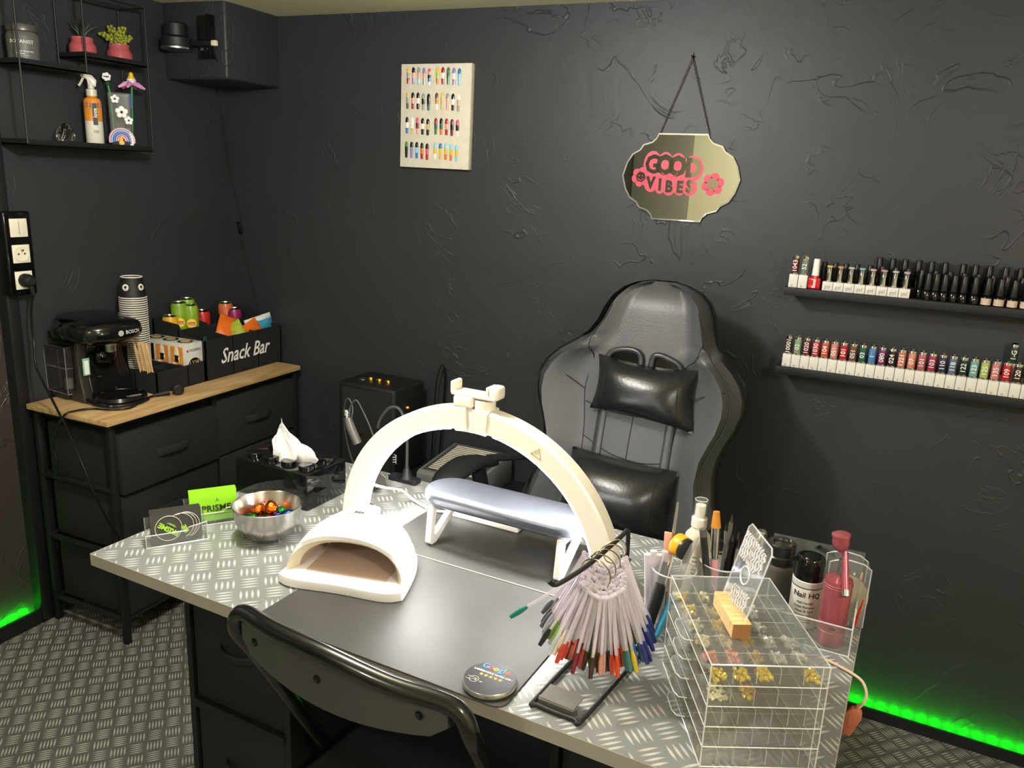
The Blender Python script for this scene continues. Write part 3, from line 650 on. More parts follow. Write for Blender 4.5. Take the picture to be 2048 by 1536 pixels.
def nail_mesh(cols):
    if cols in nmesh: return nmesh[cols]
    L, W, T = .050, .0122, .0030; n = len(cols); seg = 4*n; b = MB(); keys = sorted(set(cols))
    prev = None
    for i in range(seg+1):
        u = i/seg; wd = W/2*(math.sin(min(1, u/.16)*PI/2)**.6 if u < .16 else (1-.28*max(0, (u-.45))/.55))
        if i == 0: wd = W*.12
        ring = [(wd*math.cos(a), -T*math.sin(a)*(wd/(W/2))**.5, -L*u) for a in [PI*k/8 for k in range(9)]]
        if prev:
            b.mat(keys.index(cols[min(n-1, int((i-.5)/seg*n))])); b.loft([prev, ring], cap=False, closed=False)
        prev = ring
    o = b.build('x', ['nail_'+k for k in keys]); me = o.data; bpy.data.objects.remove(o); nmesh[cols] = me; return me
for r_, (ra, rb) in enumerate(rows):
    for side, rr in enumerate((ra, rb)):
        for k, cols in enumerate(rr.split()):
            x = (.024 if side == 0 else .133)+k*.0198+(4-r_)*.0012; z = CH-.008-r_*.0745-abs(k-2)*.0006-k*.0012-side*.002
            link('press_on_nail', nail_mesh(cols), cv, (x, -.0202, z))
# ------------------------------------------------------------------ GOOD VIBES mirror on a chain
mi = thing('hanging_mirror', 'scalloped mirror lettered GOOD VIBES in red, hung on a chain', 'mirror', bw(1.7105, 0, 1.440), AN)
mat('mirror_glass', '#f2f2ec', .01, 1, var=0); mat('mirror_edge', '#d6d4c6', .12, .6); mat('sign_red', '#e0415a', .45, var=.06)
q_ = [(0, .1165), (.069, .1165), (.074, .105), (.086, .0935), (.111, .086), (.120, .072), (.141, .060), (.156, .036), (.1665, 0)]
out = q_+[(x, -z) for x, z in q_[-2:0:-1]]+[(0, -.1165)]; out = out+[(-x, z) for x, z in out[-2:0:-1]]
out = out[:-0] if False else out
def sc2(P, k): return [(x*k, z*(k-.006) if k < 1 else z) for x, z in P]
n_ = len(out)
b = MB(); b.loft([[(x, -.004, z) for x, z in out], [(x, -.007, z) for x, z in out], [(x*.972, -.0078, z*.965) for x, z in out]], cap=False); b.build('bevelled_edge', 'mirror_edge', mi, smooth=25)
b = MB(); b.add([(x*.972, -.0078, z*.965) for x, z in out]+[(0, -.0078, 0)], [(i, (i+1) % n_, n_) for i in range(n_)]); b.build('mirror_face', 'mirror_glass', mi, smooth=0)
b = MB(); b.prism([(x, z) for x, z in out], -.004, -.001, axis='y'); b.build('backing', 'plastic_black', mi)
def blob(name, pts, y=-.0082, th=.0008, ma='sign_red'):
    return MB().prism(pts, y-th, y, axis='y').build(name, ma, mi)
def outline_text(body, x, z, size, fat, y, ma, nm, sx=1):
    return text(mi, body, size, ma, (x, y, z), fat=fat, ext=.0002, name=nm, sx=sx)
# one solid red ground with bubble letters left open over it
def union_blob(cs, y, ma, nm):
    b = MB()
    for k, (x, z, r1, r2) in enumerate(cs): b.prism([(x+r1*math.cos(2*PI*i/24), z+r2*math.sin(2*PI*i/24)) for i in range(24)], y-.0001-.00003*k, y, axis='y')
    b.build(nm, ma, mi)
union_blob([(-.079, .032, .026, .037), (-.043, .030, .025, .037), (-.007, .028, .025, .037), (.035, .025, .030, .034), (-.079, -.018, .020, .024), (-.052, -.022, .016, .024), (-.026, -.026, .019, .023), (.004, -.026, .017, .022), (.032, -.024, .020, .024), (-.02, 0, .06, .02)], -.0082, 'sign_red', 'red_ground')
mat('letter_open', '#cfcfc2', .03, 1, var=0)
def fatletter(ch, x, z, size, sx=1): text(mi, ch, size, 'letter_open', (x, -.0087, z), fat=size*(.034 if ch == 'G' else .060), ext=.0001, name='letter', sx=sx)
for ch, x, z, s_ in (('G', -.079, .031, .068), ('O', -.043, .030, .070), ('O', -.007, .028, .070), ('D', .037, .025, .066), ('V', -.080, -.018, .042), ('I', -.053, -.022, .042), ('B', -.027, -.026, .042), ('E', .004, -.026, .042), ('S', .031, -.024, .045)): fatletter(ch, x, z, s_, .86)
MB().tube([(-.046+.046*i/10-.004, -.0092, .012-.012*math.sin(PI*i/10)) for i in range(11)], .0011, 6).build('smile_line', 'sign_red', mi)
for cx_, cz_, r_ in ((-.110, -.002, .026), (.094, -.014, .030)):
    b = MB()
    for k in range(6):
        a = 2*PI*k/6+.3; b.prism([(cx_+r_*.62*math.cos(a)+r_*.42*math.cos(2*PI*i/16), cz_+r_*.62*math.sin(a)+r_*.42*math.sin(2*PI*i/16)) for i in range(16)], -.0087, -.0083, axis='y')
    fl = b.build('daisy_sticker', 'sign_red', mi)
    MB().prism([(cx_+r_*.52*math.cos(2*PI*i/24), cz_+r_*.52*math.sin(2*PI*i/24)) for i in range(24)], -.0092, -.0088, axis='y').build('face_disc', 'letter_open', fl)
    for e in (-1, 1): MB().sphere((cx_+e*r_*.18, -.0093, cz_+r_*.12), r_*.07, 8, 5, (1, .3, 1)).build('eye', 'sign_red', fl)
    MB().tube([(cx_+r_*.32*math.cos(a), -.0094, cz_-r_*.02+r_*.32*math.sin(a)) for a in [PI*1.1+PI*.8*i/8 for i in range(9)]], r_*.04, 6).build('smile', 'sign_red', fl)
mat('chain_metal', '#8a8578', .3, 1)
nx, nz = .006, .308
def chain(p0, p1):
    b = MB(); p0, p1 = Vector(p0), Vector(p1); n = int((p1-p0).length/.0052)
    d = (p1-p0).normalized()
    for i in range(n):
        c_ = p0+(p1-p0)*((i+.5)/n); sd = Vector((0, 1, 0)) if i % 2 else d.cross(Vector((0, 1, 0))).normalized()
        b.tube([c_+d*(.0036*math.cos(a))+sd*(.0017*math.sin(a)) for a in [2*PI*k/8 for k in range(8)]], .0007, 4, cyc=True)
    b.build('chain', 'chain_metal', mi)
chain((-.066, -.005, .116), (nx, -.008, nz)); chain((.071, -.005, .116), (nx, -.008, nz))
nl = MB().tube([(0, 0, 0), (0, -.012, .004)], .0014, 6).sphere((0, -.012, .004), .003, 8, 5).box(-.001, .001, -.004, -.001, -.004, .014).build('wall_nail', 'metal_black', None, bw(1.7105+nx, 0, 1.44+nz), (0, 0, AN))
tag(nl, 'black nail in the wall carrying the mirror chain', 'nail')
# ------------------------------------------------------------------ polish shelves
SHD = .092
def ledge(label, z, u0):
    t = thing('polish_shelf', label, 'shelf', bw(u0, 0, z), AN)
    MB().box(0, 1.3, -SHD, 0, -.02, 0, .001).build('board', 'metal_black', t)
    return t
ledge('upper black wall shelf carrying black capped polish bottles', 1.180, 2.036)
ledge('lower black wall shelf carrying the row of numbered polish bottles', .9735, 2.040)
mat('bottle_white', '#dedad2', .3, var=.03); mat('mark_grey', '#9b9790', .5); mat('seam_dark', '#8e8a82', .5)
def cap_bottle(label, u, d, z, col, num, dark_num=False, group='numbered gel polish bottles on the lower shelf', tall=.033, w=.0222):
    t = thing('polish_bottle', label, 'nail polish', bw(u, d, z), AN, group)
    h = w/2-.0004
    MB().box(-h, h, -h, h, 0, tall, .0012, 2).build('bottle_base', 'bottle_white', t)
    mn = 'cap_'+col.lstrip('#')
    mat(mn, col, .22, var=.04, coat=.4)
    MB().lathe([(.0078, tall), (.0082, tall+.002), (.0082, tall+.004), (.0078, tall+.004)], 20).build('neck_ring', 'chrome', t)
    MB().lathe([(.0085, tall+.004), (.0088, tall+.005), (.0088, tall+.039), (.0085, tall+.040)], 20).build('cap', mn, t)
    MB().lathe([(.0085, tall+.040), (.009, tall+.0405), (.009, tall+.047), (.007, tall+.049), (.006, tall+.0475), (0, tall+.0475)], 20).build('cap_top', 'chrome', t)
    c2 = text(t, num, .0155, 'white_print' if not dark_num else 'mark_grey', (0, -.0090, tall+.0215), (PI/2, -PI/2, 0), fat=.00012, bend=None)
    text(t, 'a', .011, 'mark_grey', (-.002, -h-.0004, .006), sx=1.2, name='maker_mark')
    return t
LOW = [('#3a2a24', '10001'), ('#7d9a78', '02'), ('#6a1f2c', '1020'), ('#b8303f', '1030'), ('#c9543a', '104'), ('#c7806f', '051'), ('#b51f2b', '101'), ('#6d4636', '051'), ('#1f5a41', '03'), ('#4a7fae', '1'), ('#7a2a63', '080'), ('#2a171b', '024'), ('#c4705c', '1221'), ('#cf7f6a', '07'), ('#b05a62', '101'), ('#9a2f4c', '103'), ('#35304a', '110'), ('#5b6a80', '118'), ('#1e2f2b', '122'), ('#6fa0a0', '123'), ('#a3b35c', '125'), ('#c9767a', '135'), ('#b8141f', '109'), ('#3b221d', '120'), ('#4a1f26', '071'), ('#5a3a52', '066'), ('#803040', '072')]
names_l = ['dark brown', 'sage green', 'wine red', 'raspberry red', 'coral orange', 'dusty salmon', 'bright red', 'cocoa brown', 'emerald green', 'sky blue', 'magenta purple', 'near-black plum', 'peach stripe', 'light peach', 'old rose', 'berry pink', 'dark violet', 'slate blue', 'black green', 'pale teal', 'lime green', 'rose pink', 'signal red', 'chestnut brown', 'maroon', 'mauve', 'burgundy']
ordn = ['first', 'second', 'third', 'fourth', 'fifth', 'sixth', 'seventh', 'eighth', 'ninth', 'tenth', 'eleventh', 'twelfth', 'thirteenth', 'fourteenth', 'fifteenth', 'sixteenth', 'seventeenth', 'eighteenth', 'nineteenth', 'twentieth', 'twenty-first', 'twenty-second', 'twenty-third', 'twenty-fourth', 'twenty-fifth', 'twenty-sixth', 'twenty-seventh']
for k, (col, num) in enumerate(LOW):
    cap_bottle(f'{names_l[k]} capped polish bottle, {ordn[k]} from the left on the lower shelf', 2.0638+k*.02235, .074, .9735, col, num)
cap_bottle('dark green capped bottle standing behind the lower row, raised above it', 2.566, .035, 1.012, '#2c4030', '1-G', group='')
rs = MB().box(-.03, .03, -.012, .012, 0, .0385, .001).build('riser_block', 'bottle_white', None, bw(2.572, .035, .9735), (0, 0, AN)); tag(rs, 'white riser block under the raised dark green bottle', 'riser')
ZU = 1.180
cap_bottle('dark red capped bottle numbered 1043, left end of the upper shelf', 2.0545, .074, ZU, '#5e1620', '1043', group='')
cap_bottle('grey capped bottle numbered 52 on the upper shelf', 2.0775, .074, ZU, '#6f7668', '52', group='')
mat('polish_red', '#c40f22', .12, coat=.6)
t = thing('polish_bottle', 'bright red polish bottle with a tall white cap on the upper shelf', 'nail polish', bw(2.105, .074, ZU), AN)
MB().box(-.0145, .0145, -.0085, .0085, 0, .029, .004, 3).lathe([(.0095, .026), (.0085, .033), (.007, .034)], 16).build('bottle_base', 'polish_red', t)
MB().lathe([(.0092, .034), (.0088, .036), (.0075, .075), (.0068, .076), (0, .076)], 18).build('cap', 'white_plastic', t)
text(t, 'fzeel', .012, 'white_print', (0, -.0089, .0145), (PI/2, -PI/2, 0), fat=.0003)
GT = ['#d4b24a', '#d09060', '#b9b9b9', '#7fb0ac', '#c9a0a0', '#c98a8f', '#b5b5b0', '#b7a2b8']
gn = ['yellow', 'peach', 'silver', 'aqua', 'blush', 'rose', 'plain chrome', 'lilac']
for k in range(8):
    t = thing('gel_bottle', f'white square gel bottle with {gn[k]} tipped chrome cap on the upper shelf', 'nail polish', bw(2.1378+k*.02505, .074, ZU), AN, 'white gel bottles on the upper shelf')
    MB().box(-.0121, .0121, -.0115, .0115, 0, .022, .001).build('bottle_base', 'bottle_white', t)
    MB().lathe([(.0062, .022), (.0068, .026), (.006, .040), (.007, .057), (.0074, .058)], 18).build('cap', 'chrome', t)
    mat('tip_%d' % k, GT[k], .25); MB().lathe([(.0074, .058), (.0074, .061), (.006, .0625), (0, .0625)], 18).build('cap_tip', 'tip_%d' % k, t)
    text(t, 'gel', .0125, 'mark_grey', (0, -.0119, .010))
mat('cap_satin', '#141416', .38, var=.05); mat('label_beige', '#cdb6a2', .5)
def black_bottle(label, u, d, z, h, group, lab=None, sh=.023, gold=False):
    t = thing('polish_bottle', label, 'nail polish', bw(u, d, z), AN, group)
    MB().lathe([(.0095, 0), (.0105, .001), (.0105, sh-.004), (.008, sh), (.0065, sh+.001)], 20).build('bottle_base', 'gloss_black', t)
    MB().lathe([(.0082, sh+.001), (.0085, sh+.002), (.0068, h-.001), (.0062, h), (0, h)], 20).build('cap', 'cap_satin', t)
    if lab: MB().lathe([(.0107, .002), (.0107, sh-.006)], 20).build('label_band', lab, t)
    elif gold: text(t, 'BASE', .0035, 'print_gold', (0, -.0107, .012))
    return t
for k, u in enumerate((2.361, 2.3785, 2.3965, 2.417, 2.437, 2.460, 2.486, 2.512, 2.539, 2.565, 2.59)):
    if k < 6: black_bottle(f'glossy black polish bottle, {ordn[k]} in the front row right of the gel bottles', u, .074, ZU, .0635, 'black bottles in the front row', gold=k == 5)
    else: black_bottle(f'black capped bottle with beige label, {ordn[k-6]} of those in the front row', u, .074, ZU, .0635, 'beige label bottles', 'label_beige')
for k, u in enumerate((2.1206, 2.1474, 2.1721, 2.1983, 2.2283, 2.2565, 2.2872, 2.315, 2.345, 2.375, 2.405, 2.435, 2.465, 2.495, 2.525, 2.555)):
    black_bottle(f'black capped bottle, {ordn[k]} from the left in the second row of the upper shelf', u, .046, ZU, .0680, 'black bottles in the second row')
st = MB().box(0, 1.05, -.014, .013, 0, .022, .001).build('shelf_step', 'metal_black', None, bw(2.20, .018, ZU), (0, 0, AN)); tag(st, 'low black step along the back of the upper polish shelf', 'riser')
for k, u in enumerate((2.2463, 2.2759, 2.3038, 2.3341, 2.3624, 2.3921, 2.4304, 2.4565, 2.486, 2.5189, 2.549, 2.58)):
    black_bottle(f'black capped bottle, {ordn[k]} from the left in the raised back row', u, .019, ZU+.022, .0655, 'black bottles in the raised back row')
# ------------------------------------------------------------------ desk
DL, DD = 1.216, .608
desk = thing('desk', 'long work desk covered in silver tread-plate film', 'desk', DO, AN)
MB().box(0, DL, 0, DD, -.0215, 0).build('tabletop', 'desk_tread', desk)
mat('band_shadow', '#8d8272', .5)
for a in ((0, DL, -.0012, 0), (0, DL, DD, DD+.0012)): MB().box(a[0], a[1], a[2], a[3], -.0218, -.0004).build('edge_band', 'edge_band', desk)
for a in ((-.0012, 0), (DL, DL+.0012)): MB().box(a[0], a[1], 0, DD, -.0218, -.0004).build('edge_band', 'edge_band', desk)
mat('unit_black', '#131416', .6, bump=.1); mat('unit_panel', '#17181b', .7, bump=.2, bscale=500)
def unit(label, s0, s1):
    t = thing('drawer_unit', label, 'drawer unit', dw(s0, .06, -.75), AN)
    W_, D_, H_ = s1-s0, .43, .728
    for x in (0, W_-.012): MB().box(x, x+.012, .004, D_, 0, H_).build('side_panel', 'unit_black', t)
    MB().box(.012, W_-.012, D_-.01, D_, 0, H_).build('back_panel', 'unit_black', t)
    MB().box(.012, W_-.012, .004, D_-.01, H_-.012, H_).build('top_panel', 'unit_black', t)
    for z in (.0, .235, .468): MB().box(.012, W_-.012, .0, D_-.01, z, z+.016).build('shelf_board', 'unit_black', t)
    for z in (.018, .253, .486):
        d = MB().box(.016, W_-.016, .008, D_-.03, z, z+.212, .003).build('drawer', 'unit_panel', t)
        MB().tube(crom([(W_/2-.04, .008, z+.12), (W_/2-.02, -.004, z+.116), (W_/2+.02, -.004, z+.116), (W_/2+.04, .008, z+.12)], 4), .006, 8, flat=(.008, .0018), up=(0, 0, 1)).build('handle', 'unit_panel', d)
unit('black drawer unit under the left half of the desk', .152, .392)
unit('black drawer unit under the right end of the desk', .866, 1.180)
# ------------------------------------------------------------------ desk mats
mat('mat_grey', '#3b3a38', .42, var=.18, scale=14, bump=.08, bscale=30); mat('mat_under', '#8b8478', .6)
def rrect(x0, x1, y0, y1, r_, n=5):
    P = []
    for cx_, cy_, a0 in ((x1-r_, y1-r_, 0), (x0+r_, y1-r_, 90), (x0+r_, y0+r_, 180), (x1-r_, y0+r_, 270)):
        P += [(cx_+r_*math.cos(R(a0+90*i/n)), cy_+r_*math.sin(R(a0+90*i/n))) for i in range(n+1)]
    return P
o = MB().prism(rrect(0, .433, 0, .300, .018), 0, .002, .0006, 1).build('desk_mat', 'mat_grey', None, dw(.390, -.004, .0003), (0, 0, AN)); tag(o, 'dark grey leather desk mat in front of the arm rest, curling over the desk edge', 'mat')
t = thing('desk_mat', 'dark grey leather mat lying under the silver arm rest', 'mat', dw(.390, .299, .0003), AN)
MB().prism(rrect(0, .433, 0, .205, .012), 0, .0017, .0006, 1).build('leather', 'mat_grey', t)
MB().box(.01, .423, -.0016, .0006, .0008, .0026).build('light_edge', 'mat_under', t)
# ------------------------------------------------------------------ card holders
def holder(label, s, t_, rot, card, n, cat='card holder'):
    h = thing('card_holder', label, cat, dw(s, t_, .0002), AN+R(rot))
    W_ = .103
    MB().box(0, W_, 0, .038, 0, .0022).build('base', 'acrylic', h)
    f = MB().prism([(0, 0), (W_, 0), (W_, .036), (.072, .030), (.068, .024), (0, .024)], .0, .0018, axis='y').build('front_lip', 'acrylic', h)
    MB().prism([(0, 0), (W_, 0), (W_, .045), (0, .045)], .0352, .037, axis='y').build('back_plate', 'acrylic', h)
    for x in (0, W_-.0018): MB().prism([(0, 0), (.037, 0), (.037, .045), (0, .026)], x, x+.0018, axis='x').build('side_plate', 'acrylic', h)
    for pts in ([(0, -.0004, .024), (.068, -.0004, .024), (.072, -.0004, .030), (W_, -.0004, .036)], [(0, -.0005, .001), (W_, -.0005, .001)], [(0, 0, 0), (0, 0, .025)], [(W_, 0, 0), (W_, 0, .036)]):
        MB().tube(pts, .0009, 5).build('bright_edge', 'acrylic_edge', h)
    return h
mat('card_black', '#3a3835', .5, var=.06); mat('card_green', '#8ccf1e', .45, var=.04); mat('print_lime', '#a4d83a', .5); mat('print_ring', '#d6d2c8', .5); mat('print_dark', '#22301a', .5)
H1 = holder('clear card holder with dark cards, at the desk corner', .066, .062, 55.7, None, 0)
H2 = holder('clear card holder with lime green cards, beside the steel bowl', .055, .158, 54.5, None, 0)
def card(name, h, label, y, dz, ma, dx_=0, cat='business card', W_=.085, H_=.055):
    M_ = h.matrix_basis
    o = thing(name, label, cat, (0, 0, 0))
    o.matrix_world = M_ @ Matrix.Translation((.009+dx_, y, .003+dz)) @ Matrix.Rotation(R(-9), 4, 'X')
    MB().box(0, W_, 0, .0007, 0, H_).build('card', ma, o)
    return o
for k in range(6):
    c_ = card('business_card', H1, 'dark grey card standing behind the front one in the corner holder', .0045+.0022*k, .0012*k, 'card_black', .0004*((k*7) % 5))
    c_['group'] = 'dark cards in the corner holder'
    if k == 0:
        c_['label'] = 'foremost dark card printed with rings and a green PRISME in the corner holder'; del c_['group']
        def ringprint(x, z, r_, rot, full):
            MB().tube([(x+r_*math.cos(a), -.0004, z+r_*math.sin(a)) for a in ([2*PI*i/40 for i in range(40)] if full else [R(-70)+R(190)*i/30 for i in range(31)])], .0005, 4, cyc=full).build('printed_ring', 'print_ring', c_)
            if full:
                text(c_, 'PRISME', .0125, 'print_lime', (x, -.0008, z-.002), (PI/2, R(215), 0), fat=.0004)
                MB().at((x+.005, -.0006, z+.005), (0, R(35), 0)).box(-.009, .009, -.0002, .0002, -.0004, .0004).box(-.006, .006, -.0002, .0002, .0014, .0022).build('printed_line', 'print_lime', c_)
        ringprint(.030, .027, .0225, 35, True)
        for q, (x, r_) in enumerate(((.050, .0225), (.055, .023), (.059, .0235))): ringprint(x, .029, r_, 60, False)
        text(c_, 'ME', .0115, 'print_lime', (.058, -.0008, .022), (PI/2, R(245), 0), fat=.0004)
for k in range(6):
    c_ = card('business_card', H2, 'lime green card standing behind the front one beside the bowl', .0045+.0022*k, .003+.0012*k, 'card_green', .0004*((k*7) % 5))
    c_['group'] = 'lime green cards'
    if k == 0:
        c_['label'] = 'foremost lime green card printed PRISME in dark letters'; del c_['group']
        text(c_, 'PRISME', .0165, 'print_dark', (.048, -.0006, .024), fat=.0004, sx=1.05)
        MB().box(.022, .074, -.0006, -.0002, .0125, .0129).build('printed_line', 'print_dark', c_)
        for a in (90, 210, 330): MB().tube([(.050, -.0004, .040), (.050+.004*math.cos(R(a)), -.0004, .040+.004*math.sin(R(a)))], .0004, 4).build('printed_mark', 'print_dark', c_)
# ------------------------------------------------------------------ bowl of foil eggs
mat('bowl_steel', '#b9b6b0', .22, 1, var=.06)
bl = MB().lathe([(0, .0015), (.026, .0015), (.030, 0), (.033, .001), (.047, .014), (.058, .035), (.0625, .064), (.0632, .0655), (.0622, .066), (.0612, .064), (.0565, .036), (.0455, .016), (.030, .004), (0, .004)], 48).build('steel_bowl', 'bowl_steel', None, dw(.206, .216, .0002)); tag(bl, 'round steel bowl of foil wrapped eggs', 'bowl')
FO = [('#d8641f', 'orange'), ('#e07a1c', 'orange'), ('#1f9a45', 'green'), ('#26a54a', 'green'), ('#23409c', 'blue'), ('#23409c', 'blue'), ('#c9431f', 'red'), ('#1f9a45', 'green')]
eg = [(-.028, .012, .034, 'orange foil egg at the left wall of the bowl'), (.002, .008, .046, 'orange foil egg lying on top in the bowl middle'), (-.020, -.020, .026, 'green foil egg at the front left of the bowl'), (.006, -.028, .030, 'green foil egg at the front middle of the bowl'), (.030, -.004, .034, 'blue foil egg at the front right of the bowl'), (.032, .022, .030, 'blue foil egg behind the other blue one'), (.024, -.030, .034, 'red foil egg peeping over the bowl front'), (0, .030, .028, 'green foil egg at the back of the bowl')]
for k, ((x, y, z, lb), (col, nm)) in enumerate(zip(eg, FO)):
    mm = mat('foil_'+nm, col, .2, 1, bump=.9, bscale=260)
    p_ = dw(.206, .216)+Vector((x, y, z+.008))
    rings = [[(.0142*math.sin(PI*j/9)*(1+.13*math.cos(PI*j/9))*math.cos(a), .0142*math.sin(PI*j/9)*math.sin(a), .0185*math.cos(PI*j/9)) for a in [2*PI*i/16 for i in range(16)]] for j in range(1, 9)]
    tag(MB().loft(rings).build('foil_egg', mm, None, p_, (R(80+30*math.sin(k)), R(20*k), R(50*k))), lb, 'chocolate egg')
# ------------------------------------------------------------------ tissue box (studded brick)
t = thing('tissue_box', 'black studded brick tissue box on the desk by the cabinet', 'tissue box', dw(-.004, .341, .0003), AN)
mat('brick_black', '#0b0c0e', .1, coat=.6)
MB().box(0, .194, 0, .122, 0, .076, .002).build('body', 'brick_black', t)
for i in range(4):
    for k in range(2):
        MB().lathe([(.0165, .076), (.0165, .085), (.0155, .0862), (0, .0862)], 28, (.026+i*.0475, .030+k*.062, 0)).build('stud', 'brick_black', t)
mat('tissue_white', '#cfcdca', .85, var=.02)
rings = []
for j in range(12):
    u = j/11; ring = []
    prof = (1-u**1.7)**.75
    for i in range(40):
        a = 2*PI*i/40; f = 1+.20*math.sin(3*a+u*3.0)+.13*math.sin(5*a-2*u+1)+.07*math.sin(11*a+4*u)
        ring.append((.098-.012*u+.050*prof*f*math.cos(a)+.012*math.sin(5*u), .060+.026*prof*f*math.sin(a), .074+.066*u*(1-.22*math.sin(2*a+.6)*u-.12*math.cos(3*a)*(1-u*.5))+.004*math.sin(7*a+9*u)))
    rings.append(ring)
ti = MB().loft(rings).build('tissue', 'tissue_white', None, dw(-.004, .341, 0), (0, 0, AN), smooth=30); tag(ti, 'crumpled white tissue pulled out of the black brick box', 'tissue')
# ------------------------------------------------------------------ UV nail lamp
mat('uv_white', '#eeebe6', .22, var=.02, coat=.2); mat('uv_inner_shaded', '#c3ab9c', .45, var=.05); mat('uv_lip', '#d6cbb0', .35)  # warm white inside of the lamp tinted brown, its shade put into the colour
uv = thing('nail_lamp', 'white domed nail drying lamp at the front of the desk mat', 'nail lamp', dw(.352, .088, .0025), AN+R(15))
def hump(w, h, x0, z0, n=20, e=2.3): return [(x0+w*math.copysign(abs(math.cos(a))**(2/e), math.cos(a)), z0+h*abs(math.sin(a))**(2/e)) for a in [PI*i/n for i in range(n+1)]]
bp_ = [(0, .006), (.03, -.004), (.105, -.002), (.18, -.006), (.208, .004), (.214, .02), (.205, .10), (.185, .15), (.14, .175), (.075, .175), (.03, .15), (.008, .10), (-.003, .02)]
MB().prism([(p.x, p.y) for p in crom([(x, y, 0) for x, y in bp_], 4, True)], 0, .016, .004, 2).build('base_plate', 'uv_white', uv)
secs = [(.018, .102, .060, .014), (.034, .103, .070, .014), (.055, .1025, .080, .014), (.080, .100, .086, .014), (.105, .095, .085, .014), (.128, .085, .077, .014), (.148, .068, .060, .014), (.162, .045, .038, .014), (.170, .018, .014, .014)]
MB().loft([[(x, y+.030*((z-.014)/.082)*(1 if k_ == 0 else 0), z) for x, z in hump(w_, h_, .106, z0_)] for k_, (y, w_, h_, z0_) in enumerate(secs)], cap=False, closed=False).build('dome', 'uv_white', uv, smooth=60)
oi = hump(.102, .060, .106, .014); ii = hump(.088, .051, .106, .014)
b = MB()
fr = [(x, .018+.030*((z-.014)/.082), z) for x, z in oi]; bk = [(x, .040+.02*((z-.014)/.082), z) for x, z in ii]
b.loft([fr, bk], cap=False, closed=False); b.build('lip', 'uv_lip', uv, smooth=60)
b = MB(); b.loft([bk, [(.106+(x-.106)*.9, .15, .014+(z-.014)*.8) for x, z in ii]], cap=False, closed=False)
b.add([(.106+(x-.106)*.9, .15, .014+(z-.014)*.8) for x, z in ii], [tuple(range(len(ii)))]); b.build('inner_shell', 'uv_inner_shaded', uv, smooth=60)
MB().box(.035, .177, .03, .15, .0158, .0168).build('inner_plate', 'uv_inner_shaded', uv)
scr = MB().at((.102, .098, .0996), (R(0), 0, 0)).box(-.02, .02, -.007, .007, 0, .0012).build('display', 'white_plastic', uv)
text(scr, '888', .012, 'grey_dark', (.102, .098, .1012), (0, 0, 0), fat=.0003)
text(uv, 'SUN', .010, 'grey_mid', (.094, .068, .0985), (R(11), 0, 0))
# ------------------------------------------------------------------ arch lamp
RO, RI, AT = .287, .246, .037
mat('arch_cream', '#efe9da', .35, var=.02); mat('led_panel', '#fff6e6', .4, emit='#fffdfa', estr=74)
ar = thing('arch_lamp', 'cream arch desk lamp spanning the silver arm rest', 'lamp', dw(.560, .345, .0025), AN); ar.scale = (1, 1, .962)
def arc(a0, a1, ro, ri, y0, y1, n=28):
    rings = []
    for i in range(n+1):
        a = a0+(a1-a0)*i/n; c_, s_ = math.cos(a), math.sin(a)
        e = .004
        rings.append([(ri*c_, y0+e, ri*s_), ((ri+e)*c_, y0, (ri+e)*s_), ((ro-e)*c_, y0, (ro-e)*s_), (ro*c_, y0+e, ro*s_), (ro*c_, y1-e, ro*s_), ((ro-e)*c_, y1, (ro-e)*s_), ((ri+e)*c_, y1, (ri+e)*s_), (ri*c_, y1-e, ri*s_)])
    return rings
zf = .012
MB().loft(arc(R(2), R(86.5), RO, RI, 0, AT)).build('arch_half', 'arch_cream', ar)
MB().loft(arc(R(93.5), R(178), RO, RI, 0, AT)).build('arch_half', 'arch_cream', ar)
for a0, a1 in ((8, 80), (100, 172)):
    rings = []
    for i in range(25):
        a = R(a0+(a1-a0)*i/24); c_, s_ = math.cos(a), math.sin(a)
        rings.append([((RI-.0015)*c_, .004, (RI-.0015)*s_), ((RI+.001)*c_, .004, (RI+.001)*s_), ((RI+.001)*c_, AT-.004, (RI+.001)*s_), ((RI-.0015)*c_, AT-.004, (RI-.0015)*s_)])
    MB().loft(rings).build('led_panel', 'led_panel', ar)
for s_ in (-1, 1): MB().prism(rrect(-.03, .03, -.008, .07, .012), 0, zf, .003, 2).build('foot', 'arch_cream', ar, loc=(s_*(RO+RI)/2, 0, 0))
MB().loft(arc(R(83), R(88.2), RO+.003, RI-.003, -.003, AT+.003, 4)).build('joint_sleeve', 'arch_cream', ar)
MB().loft(arc(R(91.8), R(97), RO+.003, RI-.003, -.003, AT+.003, 4)).build('joint_sleeve', 'arch_cream', ar)
MB().at((0, AT/2, 0)).lathe([(.016, RI-.004), (.017, RI), (.017, RO-.004), (.016, RO)], 24).build('hinge_barrel', 'uv_white', ar)
kn = [(.0185*(1+.02*(i % 2))*math.cos(2*PI*i/48), .0185*(1+.02*(i % 2))*math.sin(2*PI*i/48)) for i in range(48)]
MB().at((.018, AT/2, 0)).prism(kn, RO+.001, RO+.017).build('knurled_knob', 'arch_cream', ar)
MB().box(-.036, .002, AT/2-.020, AT/2+.020, RO+.001, RO+.021, .004, 3).build('clamp_block', 'arch_cream', ar)
ph = MB().box(-.043, .046, .002, .036, RO+.020, RO+.028, .003, 2).build('phone_holder', 'arch_cream', ar)
MB().box(-.046, -.037, .004, .034, RO+.021, RO+.046, .004, 3).build('holder_jaw', 'arch_cream', ph)
MB().box(.030, .050, .004, .034, RO+.021, RO+.046, .006, 3).build('holder_jaw', 'arch_cream', ph)
MB().box(.026, .030, .004, .034, RO+.027, RO+.044, .001).build('jaw_pad', 'arch_cream', ph)
